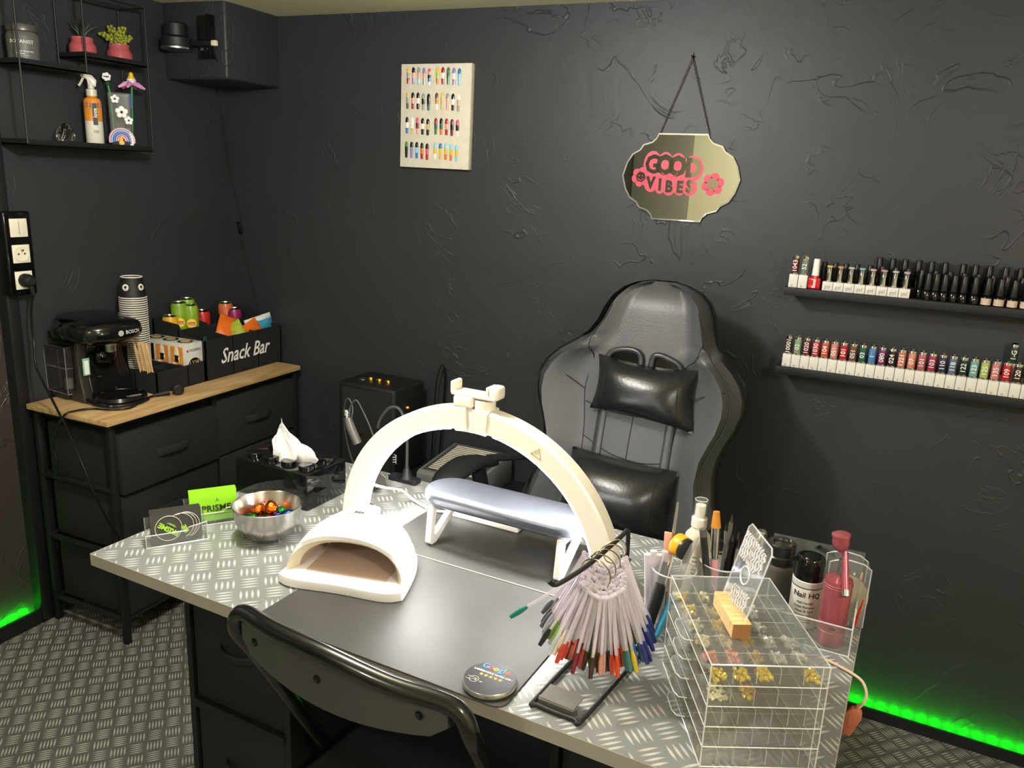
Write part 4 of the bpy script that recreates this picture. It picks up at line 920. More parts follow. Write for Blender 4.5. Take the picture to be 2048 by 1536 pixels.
mat('print_warn', '#c9b23a', .5)
a = R(60.5); tl = MB().tube([(-.010, 0, -.007), (.011, 0, -.007), (0, 0, .010)], .0006, 5, cyc=True).tube([(0, 0, -.004), (-.003, 0, 0), (.003, 0, 0), (0, 0, .005)], .0004, 4)
tl.build('warning_triangle', 'print_warn', ar, loc=((RI+.020)*math.cos(a), -.0004, (RI+.020)*math.sin(a)), rot=(0, R(25), 0))
cb = MB().tube(crom([(-.243, .02, .085), (-.22, .05, .068), (-.235, .13, .03), (-.215, .15, .004), (-.16, .13, .004), (-.12, .14, .004), (-.06, .16, .004)], 6), .0026, 8).build('cable', 'white_plastic', ar)
# ------------------------------------------------------------------ silver arm rest
mat('silver_leather', '#686c75', .30, .7, var=.12, scale=60, bump=.06, bscale=300)
rt = thing('arm_rest', 'silver padded hand rest on white legs under the arch lamp', 'arm rest', dw(.445, .343, .0025), AN)
b = MB(); rings = []
Lp, Wp = .334, .106
for j in range(-9, 10):
    ph_ = PI/2*j/9; zz = .089+.0175*math.copysign(abs(math.sin(ph_))**.75, ph_) if j else .089
    k_ = abs(math.cos(ph_))**.5 if abs(j) < 9 else .02
    ring = []
    for cx_, a0 in ((Lp-Wp/2, -90), (Wp/2, 90)):
        for i in range(17): a = R(a0+180*i/16); ring.append((cx_+(Wp/2)*k_*math.cos(a), Wp/2+(Wp/2)*k_*math.sin(a), zz))
    rings.append(ring)
b.loft(rings).build('cushion', 'silver_leather', rt, smooth=60)
mat('leg_white', '#f2efe8', .3, var=.02)
def leg(x):
    outer = [(.006, .075), (-.002, .006), (.004, 0), (.020, 0), (.040, .012), (.086, .040), (.096, .058), (.098, .075)]
    inner = [(.024, .060), (.020, .024), (.062, .044), (.072, .054), (.070, .060)]
    # frame with an opening: two strips
    pts = [(.006, .075), (-.002, .006), (.004, 0), (.020, 0), (.040, .012), (.086, .040), (.096, .058), (.098, .075)]
    ins = [(.019, .064), (.013, .020), (.015, .018), (.019, .018), (.034, .025), (.074, .047), (.082, .057), (.083, .064)]
    b = MB(); n = len(pts)
    vs = [(x-.006, y, z) for y, z in pts]+[(x-.006, y, z) for y, z in ins]+[(x+.006, y, z) for y, z in pts]+[(x+.006, y, z) for y, z in ins]; fs = []
    for i in range(n):
        j = (i+1) % n; fs += [(i, j, n+j, n+i), (2*n+i, 3*n+i, 3*n+j, 2*n+j), (i, 2*n+i, 2*n+j, j), (n+i, n+j, 3*n+j, 3*n+i)]
    b._bev(vs, fs, .0012, 2).build('leg', 'leg_white', rt)
leg(.034); leg(.296)
o = MB().box(0, .150, 0, .030, 0, .018, .003).box(.086, .0865, -.0004, .0, .002, .016).build('adapter_box', 'white_plastic', None, dw(.447, .478, .0021), (0, 0, AN)); tag(o, 'flat white plastic bar lying behind the silver arm rest', 'adapter')
# ------------------------------------------------------------------ review disc
mat('disc_black', '#1d1d20', .3, spec=.3); mat('disc_edge', '#b8b6b2', .1, .7)
dc = thing('review_disc', 'round black Google review disc with five stars on the desk mat', 'sign', dw(.783, .034, .0023), AN); dc.scale = (1.07, 1.07, 1)
MB().lathe([(.030, 0), (.0345, .002), (.0355, .005), (.0345, .0085), (.0335, .0095)], 48).build('rim', 'disc_edge', dc)
MB().lathe([(.0335, .0088), (.0335, .0098), (0, .0098)], 48).build('face', 'disc_black', dc)
mat('g_blue', '#3f7fe0', .4); mat('g_red', '#d8453a', .4); mat('g_yellow', '#e8b92c', .4); mat('g_green', '#3f9a55', .4)
for ch, x, mm in (('G', -.0185, 'g_blue'), ('o', -.0105, 'g_red'), ('o', -.0035, 'g_yellow'), ('g', .0035, 'g_blue'), ('l', .0083, 'g_green'), ('e', .0135, 'g_red')): text(dc, ch, .0135, mm, (x+.002, .0205, .0101), (0, 0, 0), fat=.0003)
text(dc, 'LAISSEZ-NOUS VOTRE AVIS !', .0043, 'white_print', (0, .0088, .0101), (0, 0, 0), fat=.0001)
for k in range(5):
    P = [(-.0135+.0068*k+(.0031 if i % 2 == 0 else .0013)*math.sin(2*PI*i/10), .0022+(.0031 if i % 2 == 0 else .0013)*math.cos(2*PI*i/10)) for i in range(10)]
    MB().prism(P, .0099, .0102).build('star', 'g_yellow', dc)
MB().tube([(-.0165+.006*math.cos(a), -.0115+.006*math.sin(a), .0101) for a in [2*PI*i/24 for i in range(24)]], .0003, 4, cyc=True).tube([(-.027, -.009, .0101), (-.020, -.0085, .0101), (-.0145, -.0095, .0101), (-.0145, -.012, .0101), (-.0195, -.012, .0101), (-.0195, -.0145, .0101), (-.027, -.014, .0101)], .0003, 4).build('tap_symbol', 'white_print', dc)
for k in (1, 2, 3): MB().tube([(-.0165+.0013*k*math.cos(a), -.0115+.0013*k*math.sin(a), .0101) for a in [R(-50+100*i/6) for i in range(7)]], .0002, 4).build('tap_wave', 'white_print', dc)
text(dc, 'or', .0045, 'white_print', (-.006, -.0125, .0101), (0, 0, 0))
# ------------------------------------------------------------------ speaker and small gear at the far left
mat('vinyl_black', '#111214', .55, bump=.4, bscale=900); weave_mat('grille_cloth', '#17181a', '#000', 1500, .9)
sp = thing('speaker', 'black box loudspeaker with brass knobs standing behind the arch lamp', 'speaker', dw(-.440, 1.20, -.297), AN)
MB().box(0, .226, 0, .172, 0, .297, .010, 3).build('cabinet', 'vinyl_black', sp)
MB().box(.016, .210, -.002, .006, .016, .280, .003).build('grille', 'grille_cloth', sp)
text(sp, 'Marshall', .034, 'brass', (.115, -.0026, .130), shear=.2)
for k, x in enumerate((.088, .123, .158)): MB().lathe([(.0105, .297), (.0105, .307), (.009, .310), (0, .310)], 16, (x, .060, 0)).build('knob', 'brass', sp)
MB().lathe([(.013, .297), (.013, .300), (0, .301)], 16, (.053, .062, 0)).build('switch', 'steel', sp)
MB().lathe([(.010, 0), (.010, .005), (.006, .011), (0, .011)], 14, (.226, .07, .225), axis='x').build('strap_button', 'brass', sp)
o = MB().tube(crom([dw(-.20, 1.40, -.29), dw(-.185, 1.39, -.10), dw(-.178, 1.39, .0), dw(-.165, 1.40, .055), dw(-.155, 1.405, .02), dw(-.16, 1.405, -.12), dw(-.17, 1.40, -.28)], 5), .003, 6).build('audio_cable', 'plastic_black'); tag(o, 'thin black cable looping behind the loudspeaker', 'cable')
sd = thing('low_table', 'low black table against the back wall under the loudspeaker', 'table', dw(-.50, 1.10, -.75), AN)
MB().box(0, .80, 0, .315, .433, .453, .002).build('table_top', 'plastic_black_matte', sd)
for x in (.02, .78):
    for y in (.02, .295): MB().box(x-.015, x+.015, y-.015, y+.015, 0, .433).build('leg', 'plastic_black_matte', sd)
mat('dust_grey', '#6f7172', .5); mat('dust_dark', '#3d403f', .5); mat('louver_cream', '#cfc8b4', .5)
du = thing('dust_collector', 'grey nail dust collector with a louvered top behind the arm rest', 'dust collector', dw(-.093, 1.150, -.297), AN+R(1))
b = MB(); Wd, Dd = .212, .245
prof = [(0, 0), (.0, .066), (.012, .073), (Dd-.014, .097), (Dd, .090), (Dd, 0)]
b.prism(prof, 0, Wd, .003, 2, axis='x').build('case', 'dust_grey', du)
sl = (.097-.073)/(Dd-.026)
def ztop(y): return .073+(y-.012)*sl
MB().add([(.010, .018, ztop(.018)+.0005), (Wd-.010, .018, ztop(.018)+.0005), (Wd-.010, Dd-.02, ztop(Dd-.02)+.0005), (.010, Dd-.02, ztop(Dd-.02)+.0005)], [(0, 1, 2, 3)]).build('dark_bed', 'dust_dark', du)
for k in range(16):
    y = .034+k*.0118
    MB().box(.024, Wd-.024, y-.0032, y+.0032, ztop(y)+.0006, ztop(y)+.0036, .001, 1).build('louver', 'louver_cream', du)
gn_ = thing('clip_stand', 'small black clip stand with a flexible neck beside the loudspeaker', 'stand', dw(.262, .585, .0003), AN)
MB().prism(rrect(-.045, .030, -.012, .016, .006), 0, .010, .002).build('base', 'plastic_black_matte', gn_)
MB().lathe([(.016, .010), (.010, .020), (.006, .034), (.005, .036)], 16).build('socket', 'plastic_black_matte', gn_)
MB().tube(crom([(0, 0, .034), (.0, 0, .10), (-.006, 0, .138), (-.022, 0, .166), (-.048, .0, .164), (-.072, 0, .135), (-.080, 0, .112)], 6), .0034, 8).build('flexible_neck', 'grey_dark', gn_)
dr = thing('nail_drill_stand', 'grey metal holder with a nail drill pen behind the arch lamp', 'stand', dw(.19, .535, .0003), AN)
mat('stand_grey', '#6e6c6a', .35, .5)
MB().prism([(-.02, 0), (.052, 0), (.052, .022), (.034, .03), (.026, .085), (.0, .085)], 0, .003, .001, 1, axis='y').build('plate', 'stand_grey', dr)
MB().prism([(.0, 0), (.055, 0), (.050, -.035), (.02, -.04)], 0, .003).build('foot_plate', 'stand_grey', dr)
MB().tube(crom([(.012, -.02, .004), (.035, -.035, .006), (.055, -.035, .008), (.058, -.03, .018)], 4), .003, 8, flat=(.006, .0015), up=(0, 1, 0)).build('hook', 'plastic_black_matte', dr)
MB().tube([(-.025, .0, .085), (-.045, .0, .120), (-.052, .0, .140)], [.010, .010, .0085], 14).build('drill_pen', 'stand_grey', dr)
MB().lathe([(.006, 0), (.007, .002), (.007, .016), (.005, .019), (0, .019)], 14, (-.056, .0, .140)).build('chuck', 'chrome', dr)
for px_, sg in ((-.042, 1), (-.048, -1)):
    MB().tube(crom([(px_, 0, .14), (px_+.0, .004, .165), (px_-.012*sg, .006, .182), (px_-.022*sg if sg < 0 else px_-.025, .01, .170), ((px_+.05) if sg < 0 else px_-.03, .012, .12), ((px_+.07) if sg < 0 else px_-.02, .015, .06), ((px_+.07) if sg < 0 else px_, .02, .004)], 5), .0018, 6).build('lead', 'grey_dark', dr)
MB().tube([(.060+.004*math.cos(a*1.0), .02+.004*math.sin(a), .050+.0009*a) for a in [i*.55 for i in range(40)]], .0008, 5).build('coiled_lead', 'grey_mid', dr)
o = MB().prism([(0, 0), (.05, .018), (.045, .03), (-.01, .05)], 0, .0015).build('black_cloth', 'plastic_black_matte', None, dw(.245, .405, .0003), (0, 0, AN)); tag(o, 'dark triangular corner of a pad lying beside the arch lamp foot', 'pad')
# ------------------------------------------------------------------ gaming chair
mat('leather_black', '#26272a', .36, var=.08, bump=.18, bscale=160); mat('leather_deep', '#1a1b1d', .30, var=.08, bump=.15, bscale=160)
mat('leather_grey', '#464749', .42, var=.06, bump=.18, bscale=200); weave_mat('carbon_weave', '#131314', '#000', 260, .45); mat('seam_line', '#101011', .6)
gc = thing('gaming_chair', 'black leather gaming chair with winged back behind the desk', 'chair', dw(.608, 1.05, -.75), AN)
HW = [(-.30, .262, 0), (-.22, .266, 0), (-.15, .258, 0), (-.08, .234, 0), (-.02, .2245, 0), (.03, .229, 0), (.07, .245, 0), (.10, .259, 0), (.14, .269, 0), (.175, .267, 0), (.205, .253, .002), (.235, .226, .004), (.262, .190, .010), (.29, .162, .018), (.32, .147, .022), (.355, .136, .024), (.385, .120, .024), (.408, .095, .022), (.422, .064, .02), (.429, .030, .018)]
KT = .25
def bp3(x, z, dpt): return (x, KT*z+dpt, .75+z)
ZS = [z for z, _, _ in HW]
def hw(z):
    for i in range(len(HW)-1):
        if z <= HW[i+1][0]:
            f = (z-HW[i][0])/(HW[i+1][0]-HW[i][0]); f = f*f*(3-2*f) if False else f
            return HW[i][1]+(HW[i+1][1]-HW[i][1])*f, HW[i][2]+(HW[i+1][2]-HW[i][2])*f
    return HW[-1][1], HW[-1][2]
NX = 17
def fdepth(u, z):          # front face depth: wings come forward, centre is dished
    a = abs(u); w = max(0, (a-.60)/.40) if z < .27 else max(0, (a-.66)/.34)
    d = -.050*math.sin(min(1, w*1.35)*PI/2)*(1 if z < .27 else .45)
    d += .055*max(0, (a-.90)/.10)**2
    return d-.004*math.cos(u*2)
zs = []
for i in range(len(HW)-1):
    for k in range(2): zs.append(HW[i][0]+(HW[i+1][0]-HW[i][0])*k/2)
zs.append(HW[-1][0])
front = []; shell = []
for z in zs:
    h_, c_ = hw(z); topf = max(0, (z-.36)/.07)
    row = [bp3(c_+h_*(-1+2*i/(NX-1)), z, fdepth(-1+2*i/(NX-1), z)+.03*topf**2) for i in range(NX)]
    front.append(row)
    e = h_+.006
    shell.append([row[0], bp3(c_-e-.004, z, .016+.03*topf**2), bp3(c_-e-.002, z, .045), bp3(c_-h_*.8, z, .085-.02*topf), bp3(c_, z, .092-.025*topf), bp3(c_+h_*.8, z, .085-.02*topf), bp3(c_+e+.002, z, .045), bp3(c_+e+.004, z, .016+.03*topf**2), row[-1]])
MB().loft(front, cap=False, closed=False).build('backrest', 'leather_grey', gc, smooth=70)
b = MB(); b.loft(shell, cap=False, closed=False); n9 = len(shell[-1]); b.add(list(front[-1])+list(reversed(shell[-1][1:-1])), [tuple(range(NX+n9-2))]); b.build('back_shell', 'carbon_weave', gc, smooth=70)
def on_back(pts, r_=.0012, nm='seam', ma='seam_line', lift=.0005):
    P = []
    for x, z in pts:
        h_, c_ = hw(z); u = (x-c_)/h_; topf = max(0, (z-.36)/.07); P.append(bp3(x, z, fdepth(u, z)+.03*topf**2-lift))
    return MB().tube(crom(P, 5), r_, 6).build(nm, ma, gc)
for sgn in (-1, 1):
    c0 = .02 if sgn > 0 else .018
    on_back([(sgn*.142+.018, .30), (sgn*.140+.01, .26), (sgn*.120, .225), (sgn*.132, .15), (sgn*.118, .05), (sgn*.112, -.10), (sgn*.112, -.22)])
    on_back([(sgn*.132, .145), (sgn*.18, .175), (sgn*.235, .20)])
    on_back([(sgn*(hw(z)[0]-.016)+hw(z)[1], z) for z in (-.2, -.1, 0, .06, .12, .17, .22, .27, .32, .37)], .0016)
on_back([(0.01, .10), (.008, .03), (.008, -.05)]); on_back([(-.118, .03), (-.05, .0), (.01, -.012), (.06, -.012), (.118, 0)])
on_back([(-.125, .115), (-.05, .10), (.06, .10), (.125, .118)])
mat('frame_plastic', '#2c2d30', .3)
for sgn, pts in ((-1, [(-.082, .205), (-.078, .240), (-.055, .256), (-.016, .260), (.006, .248), (.010, .205)]), (1, [(.036, .205), (.038, .246), (.050, .256), (.075, .252), (.108, .238), (.118, .205)])):
    P = []
    for x, z in pts: P.append(bp3(x, z, -.012))
    fr_ = MB().tube(crom(P, 5), .008, 10).build('slot_frame', 'frame_plastic', gc)
    MB().add([bp3(x, z, -.0075) for x, z in pts], [tuple(range(len(pts)))]).build('slot_dark_infill', 'gloss_black', fr_)  # black sheet closing the slot, painted for the dark of an open hole
for x in (-.074, .108):
    q = MB(); q.tube([bp3(x, .10, -.008), bp3(x, .0, -.008), bp3(x, -.05, -.02)], .01, 8, flat=(.0016, .011), up=(0, 1, 0)); q.build('strap', 'frame_plastic', gc)
# seat, arms, base
MB().box(-.25, .25, -.41, .02, .40, .50, .035, 4).build('seat', 'leather_black', gc)
for sgn in (-1, 1):
    MB().tube(crom([(sgn*.225, -.40, .49), (sgn*.235, -.28, .52), (sgn*.235, -.08, .54), (sgn*.225, .0, .60)], 5), .045, 12).build('seat_bolster', 'leather_black', gc)
mat('arm_pad', '#16181a', .45, bump=.15, bscale=200)
for sgn, dx_, dy_, dz_ in ((-1, -.026, 0, 0), (1, 0, .05, -.10)):
    rings = []
    for j in range(-6, 7):
        u = j/6; w_ = .040*math.sqrt(max(.02, 1-u**4)); rings.append([(sgn*.275+dx_+.03*u*sgn*0+w_*math.cos(a), -.275+dy_+.135*u, .728+dz_+.030*(1-u*u)*.6+.016*math.sin(a)*math.sqrt(max(.05, 1-u**4))-.02*max(0, u)) for a in [2*PI*i/16 for i in range(16)]])
    MB().loft(rings).build('arm_pad', 'arm_pad', gc, smooth=60)
    MB().tube(crom([(sgn*.275+dx_, -.22+dy_, .715+dz_), (sgn*.285, -.20+dy_, .60), (sgn*.26, -.18, .46), (sgn*.15, -.18, .40)], 5), .02, 10, flat=(.014, .028)).build('arm_post', 'plastic_black_matte', gc)
    MB().tube([(sgn*.275+dx_, -.16+dy_, .725+dz_), (sgn*.23, .01, .70+dz_)], .01, 8, flat=(.008, .02)).build('arm_link', 'plastic_black_matte', gc)
MB().lathe([(.03, .08), (.03, .25), (.022, .25), (.022, .40)], 18, (0, -.22, 0)).build('gas_column', 'metal_black', gc)
for k in range(5):
    a = 2*PI*k/5+.3; e = (.30*math.cos(a), -.22+.30*math.sin(a))
    lg = MB().tube([(0, -.22, .10), (e[0], e[1], .065)], [.03, .018], 8).build('base_leg', 'plastic_black', gc)
    MB().lathe([(.026, -.012), (.028, -.01), (.028, .01), (.026, .012)], 16, (e[0], e[1], .028), axis='x').build('castor', 'rubber_black', lg)
# pillows tied to the chair
def cushion(name, label, cs, th, depth, ma, pinch=.12, fw=0):
    (x0, z0), (x1, z1), (x2, z2), (x3, z3) = cs       # bl, br, tr, tl
    n = 16; F = []; B_ = []
    for j in range(n+1):
        v = j/n; rf = []; rb = []
        for i in range(n+1):
            u = i/n; a = abs(2*u-1); c_ = abs(2*v-1)
            uu = .5+(u-.5)*(1-pinch*(1-c_**2)*a**2*.6); vv = .5+(v-.5)*(1-pinch*(1-a**2)*c_**2)
            x = (x0*(1-uu)+x1*uu)*(1-vv)+(x3*(1-uu)+x2*uu)*vv; z = (z0*(1-uu)+z1*uu)*(1-vv)+(z3*(1-uu)+z2*uu)*vv
            t_ = th*((1-a**2.6)*(1-c**2.2 if False else 1-c_**2.2))**.55
            wr = .0022*math.sin(17*u+5*v)*a**2+.0018*math.sin(13*v-8*u)*c_
            rf.append(bp3(x, z, depth-t_+fw-wr*(1 if t_ > 0 else 0))); rb.append(bp3(x, z, depth+t_*.35))
        F.append(rf); B_.append(rb)
    t = thing(name, label, 'cushion', gc.location, AN)
    b = MB(); b.loft(F, cap=False, closed=False); b.loft(B_, cap=False, closed=False); b.build('cover', ma, t, smooth=70)
    for u in (.13, .87):
        i = round(u*n); MB().tube([F[j][i] for j in range(1, n)], .0016, 6).build('piping', 'seam_line', t)
    return t
cushion('neck_pillow', 'black leather neck pillow strapped to the gaming chair', ((-.105, .104), (.172, .084), (.156, .236), (-.104, .242)), .055, -.020, 'leather_deep', .14)
cushion('lumbar_cushion', 'black leather lumbar cushion low on the gaming chair back', ((-.140, -.150), (.150, -.180), (.150, -.004), (-.128, .006)), .085, -.035, 'leather_deep', .05)
# ------------------------------------------------------------------ folding chair in front
fc = thing('folding_chair', 'black folding chair with a curved steel tube back in the foreground', 'chair', (-.5676, .7764, 0), R(-5.76))
mat('tube_black', '#0e0f10', .22, coat=.5, var=.05); mat('panel_grey', '#424342', .4, var=.05, bump=.06)
def frame_pts():
    L = [(-.19, .42, .012), (-.192, .33, .17), (-.194, .20, .40), (-.196, .10, .58), (-.201, .030, .71), (-.204, .0, .762), (-.194, -.006, .792), (-.170, -.010, .804), (-.10, -.028, .812), (0, -.036, .816)]
    return L+[(-x, y, z-.006) for x, y, z in reversed(L[:-1])]
MB().tube(crom(frame_pts(), 6), .0125, 14).build('tube_frame', 'tube_black', fc)
def ybow(x): return -.034+.030*(abs(x)/.2)**2
rings = []
for i in range(17):
    x = -.178+.356*i/16; e = abs(x)/.178; zt = .803-.006*max(0, x)/.18; zb = .738+.020*e**2-.004; y = ybow(x)
    if e > .93: zb += .012
    rings.append([(x, y-.004, zb), (x, y-.004, zt), (x, y+.004, zt), (x, y+.014, zb+.004), (x, y+.010, zb-.004)])
bk_ = MB().loft(rings).build('backrest', 'panel_grey', fc, smooth=30)
for x in (-.142, -.012, .142):
    MB().at((x, ybow(x)-.004, .776), (PI/2, 0, 0)).lathe([(.0055, 0), (.0062, .0012), (.0042, .0016), (.003, .0004), (0, .0004)], 16).build('screw', 'gloss_black', bk_)
MB().box(-.185, .185, .07, .43, .430, .462, .014, 3).build('seat', 'leather_black', fc)
for sgn in (-1, 1):
    MB().tube(crom([(sgn*.18, .34, .43), (sgn*.186, .12, .40), (sgn*.19, -.05, .22), (sgn*.19, -.16, .012)], 5), .011, 12).build('rear_leg', 'tube_black', fc)
MB().tube([(-.19, -.14, .05), (.19, -.14, .05)], .008, 10).build('cross_bar', 'tube_black', fc); MB().tube([(-.2, .39, .06), (.2, .39, .06)], .008, 10).build('cross_bar', 'tube_black', fc)
# ------------------------------------------------------------------ swatch stand with colour sticks
ss = thing('swatch_stand', 'black wire display stand lying at the desk edge, its arm holding the swatch rings', 'stand', dw(.852, .030, .0003), AN)
base = [(.0, .006, .004), (.008, -.004, .004), (.060, -.006, .004), (.070, .002, .004), (.086, .182, .004), (.080, .190, .004), (.020, .192, .004), (.012, .184, .004)]
MB().tube(crom([(x, y, z) for x, y, z in base], 4, True), .0032, 8, cyc=True).build('base_frame', 'metal_black', ss)
MB().prism([(.006, .003), (.010, .030), (.060, .028), (.056, .001)], 0, .0015).build('plate_top', 'stand_grey', ss, loc=(0, 0, .010), rot=(R(10), 0, 0))
MB().prism([(.006, .0), (.056, -.002), (.060, .006), (.004, .008)], 0, .009).build('plate_front', 'stand_grey', ss, loc=(0, 0, .002))
MB().tube(crom([(.050, .188, .004), (.051, .186, .10), (.053, .176, .180), (.053, .168, .196), (.050, .155, .192), (.030, .09, .172), (.010, .045, .160), (.002, .036, .158), (-.002, .028, .166)], 5), .0034, 8).build('post_and_arm', 'metal_black', ss)
clear_mat('stick_clear', '#f6f1f7', .42, .1); mat('ring_gold', '#b9a98a', .2, 1)
sf = thing('swatch_fan', 'fan of clear colour swatch sticks hanging on metal rings', 'nail swatches', dw(.897, .140, 0), AN+R(19))
RC = (0, -.02, .158)
for k in range(5):
    a = R(-25+k*14); r_ = .0225-.0012*k; dy = -.020+.011*k
    MB().tube([(-.012+.006*k+r_*math.cos(q)*math.cos(a), dy+r_*math.cos(q)*math.sin(a), .160+.004*k+r_*math.sin(q)) for q in [2*PI*i/28 for i in range(28)]], .0009, 6, cyc=True).build('ring', 'ring_gold', sf)
b = MB(); b.prism([(-.0021, 0), (.0021, 0), (.0018, -.085), (-.0018, -.085)], -.0007, .0007, axis='y').lathe([(.0014, -.001), (.0034, -.001), (.0034, .001), (.0014, .001)], 10, (0, 0, 0), axis='y'); so = b.build('x', 'stick_clear'); stick_me = so.data; bpy.data.objects.remove(so)
b = MB(); rr_ = []
for j in range(7):
    u = j/6; w_ = .0036*(.55+.45*min(1, u*3))*(1-.25*max(0, u-.6)/.4); rr_.append([(w_*math.cos(a), -.0012-.0012*math.sin(a)*1.0, -.083-.030*u) for a in [PI*i/6 for i in range(7)]])
b.loft(rr_, cap=False, closed=False); b.loft([[(x, y+.0014, z) for x, y, z in q] for q in rr_], cap=False, closed=False); to = b.build('x', 'uv_white'); tip_me = to.data; bpy.data.objects.remove(to)
TIPC = {}
def tip_mesh(col):
    if col not in TIPC:
        m_ = tip_me.copy(); m_.materials.clear(); m_.materials.append(mat('tip_'+col.lstrip('#'), col, .18, var=.05, coat=.4)); TIPC[col] = m_
    return TIPC[col]
layers = [
 (-.030, -27, 23, .0, ['#2b2b2e', '#d8c3ae', '#e3d6c8', '#e8e2d8', '#efe3d2', '#c6452f', '#bb4a41', '#74222c', '#74222c', '#74222c', '#74222c', '#74222c', '#a8423c', '#3c2a20', '#3c2a20', '#4a3527', '#6d4a35', '#c98a6e', '#d2a07c', '#d24a22', '#d24a22', '#b5262a', '#b5262a', '#d24a22', '#3f7a76', '#3f7a76', '#d9b92e', '#d9b92e', '#2a6fb0', '#2a6fb0', '#35357a']),
 (-.015, -30, 26, .010, ['#26262a', '#8d8f98', '#b5b9c2', '#d9c4aa', '#ead7bf', '#e9e4da', '#d9d2c6', '#c43a26', '#c0655a', '#6b1d27', '#6b1d27', '#6b1d27', '#8a2f33', '#7c9a4c', '#6f8f5a', '#c9876c', '#cf9b72', '#a5aeb0', '#2b2f3a', '#b5262a', '#cf4a22', '#e07a1f', '#e0a21f', '#e0c22a', '#d9c23a', '#1f64b0', '#1f64b0', '#2f5f9a', '#303a80']),
 (.002, -31, 25, .020, ['#6a6e78', '#9aa0aa', '#77a83a', '#83b04a', '#dfe0dc', '#e6dccf', '#d8a690', '#a9606a', '#8b5a6c', '#7a6a80', '#7f8a80', '#9aa69a', '#b9a08c', '#d0a184', '#7d9a9a', '#8aa0a8', '#9a6a7c', '#d9622a', '#e08a1f', '#d8b22a', '#c9c02f', '#3f6f9a', '#27589c', '#2f3f86']),
 (.018, -24, 22, .030, ['#8a8f98', '#c9b8c6', '#b9c9b0', '#d5c3cf', '#c9d0d8', '#b9a0b8', '#a9b8c0', '#c0a8b8', '#8fa8a0', '#a0b0b8', '#c8b0a0', '#b0a8c0', '#a8b8a0', '#b8c0d0'])]
layers += [(-.022, -28, 24, .004, layers[1][4][::1]), (-.006, -29, 25, .014, layers[2][4]+layers[0][4][20:]), (.010, -26, 24, .026, layers[2][4][4:]+layers[3][4])]
for dy, a0, a1, up, cols in layers:
    n = len(cols)
    for i, col in enumerate(cols):
        f = i/(n-1); a = R(a0+(a1-a0)*f+random.uniform(-1.2, 1.2)); x0 = -.030+.058*f
        zt = .150-.013*math.sin(PI*f)+up*.75
        px_ = link('stick', stick_me, sf, (x0, dy+random.uniform(-.003, .003)-.010*math.sin(PI*f), zt), (R(random.uniform(-4, 2)), -a, R(random.uniform(-35, 35))))
        px_.scale = (1, 1, 1.0-.05*abs(f-.5)+random.uniform(-.03, .03))
        link('colour_tip', tip_mesh(col), px_, (0, 0, 0))
l_ = link('stick', stick_me, sf, (-.038, -.012, .150), (0, R(50), 0)); link('colour_tip', tip_mesh('#1f7f72'), l_, (0, 0, 0))
MB().tube([(-.030+.058*i/20, -.030-.010*math.sin(PI*i/20), .150-.013*math.sin(PI*i/20)) for i in range(21)], .0035, 6).build('bead_band', 'stick_clear', sf)
# ------------------------------------------------------------------ rhinestone organiser
ro = thing('rhinestone_organizer', 'clear acrylic organiser of stacked rhinestone drawers at the desk front corner', 'organizer', dw(1.074, .027, .0003), AN+R(29))
OW, OD, OT, NT = .139, .212, .0275, 5
OH = OT*NT
clear_mat('acrylic_drawer', '#f6f5f0', .02, .05)
MB().box(0, OW, OD-.0016, OD, 0, OH).build('back_wall', 'acrylic', ro); MB().box(OW-.0016, OW, 0, OD-.0016, 0, OH).build('side_wall', 'acrylic', ro); MB().box(0, OW-.0016, 0, .0016, 0, OH).build('side_wall', 'acrylic', ro)
MB().box(0, OW, 0, OD, OH, OH+.0016).build('lid', 'acrylic', ro)
for z in (0, OH+.0008): MB().tube([(0, 0, z), (OW, 0, z), (OW, OD, z), (0, OD, z)], .0011, 5, cyc=True).build('bright_edge', 'acrylic_edge', ro)
for x, y in ((0, 0), (OW, 0), (OW, OD), (0, OD)): MB().tube([(x, y, 0), (x, y, OH)], .0010, 5).build('bright_edge', 'acrylic_edge', ro)
MB().tube([(OW-.008, .0, 0), (OW-.008, 0, OH)], .0007, 5).build('bright_edge', 'acrylic_edge', ro)
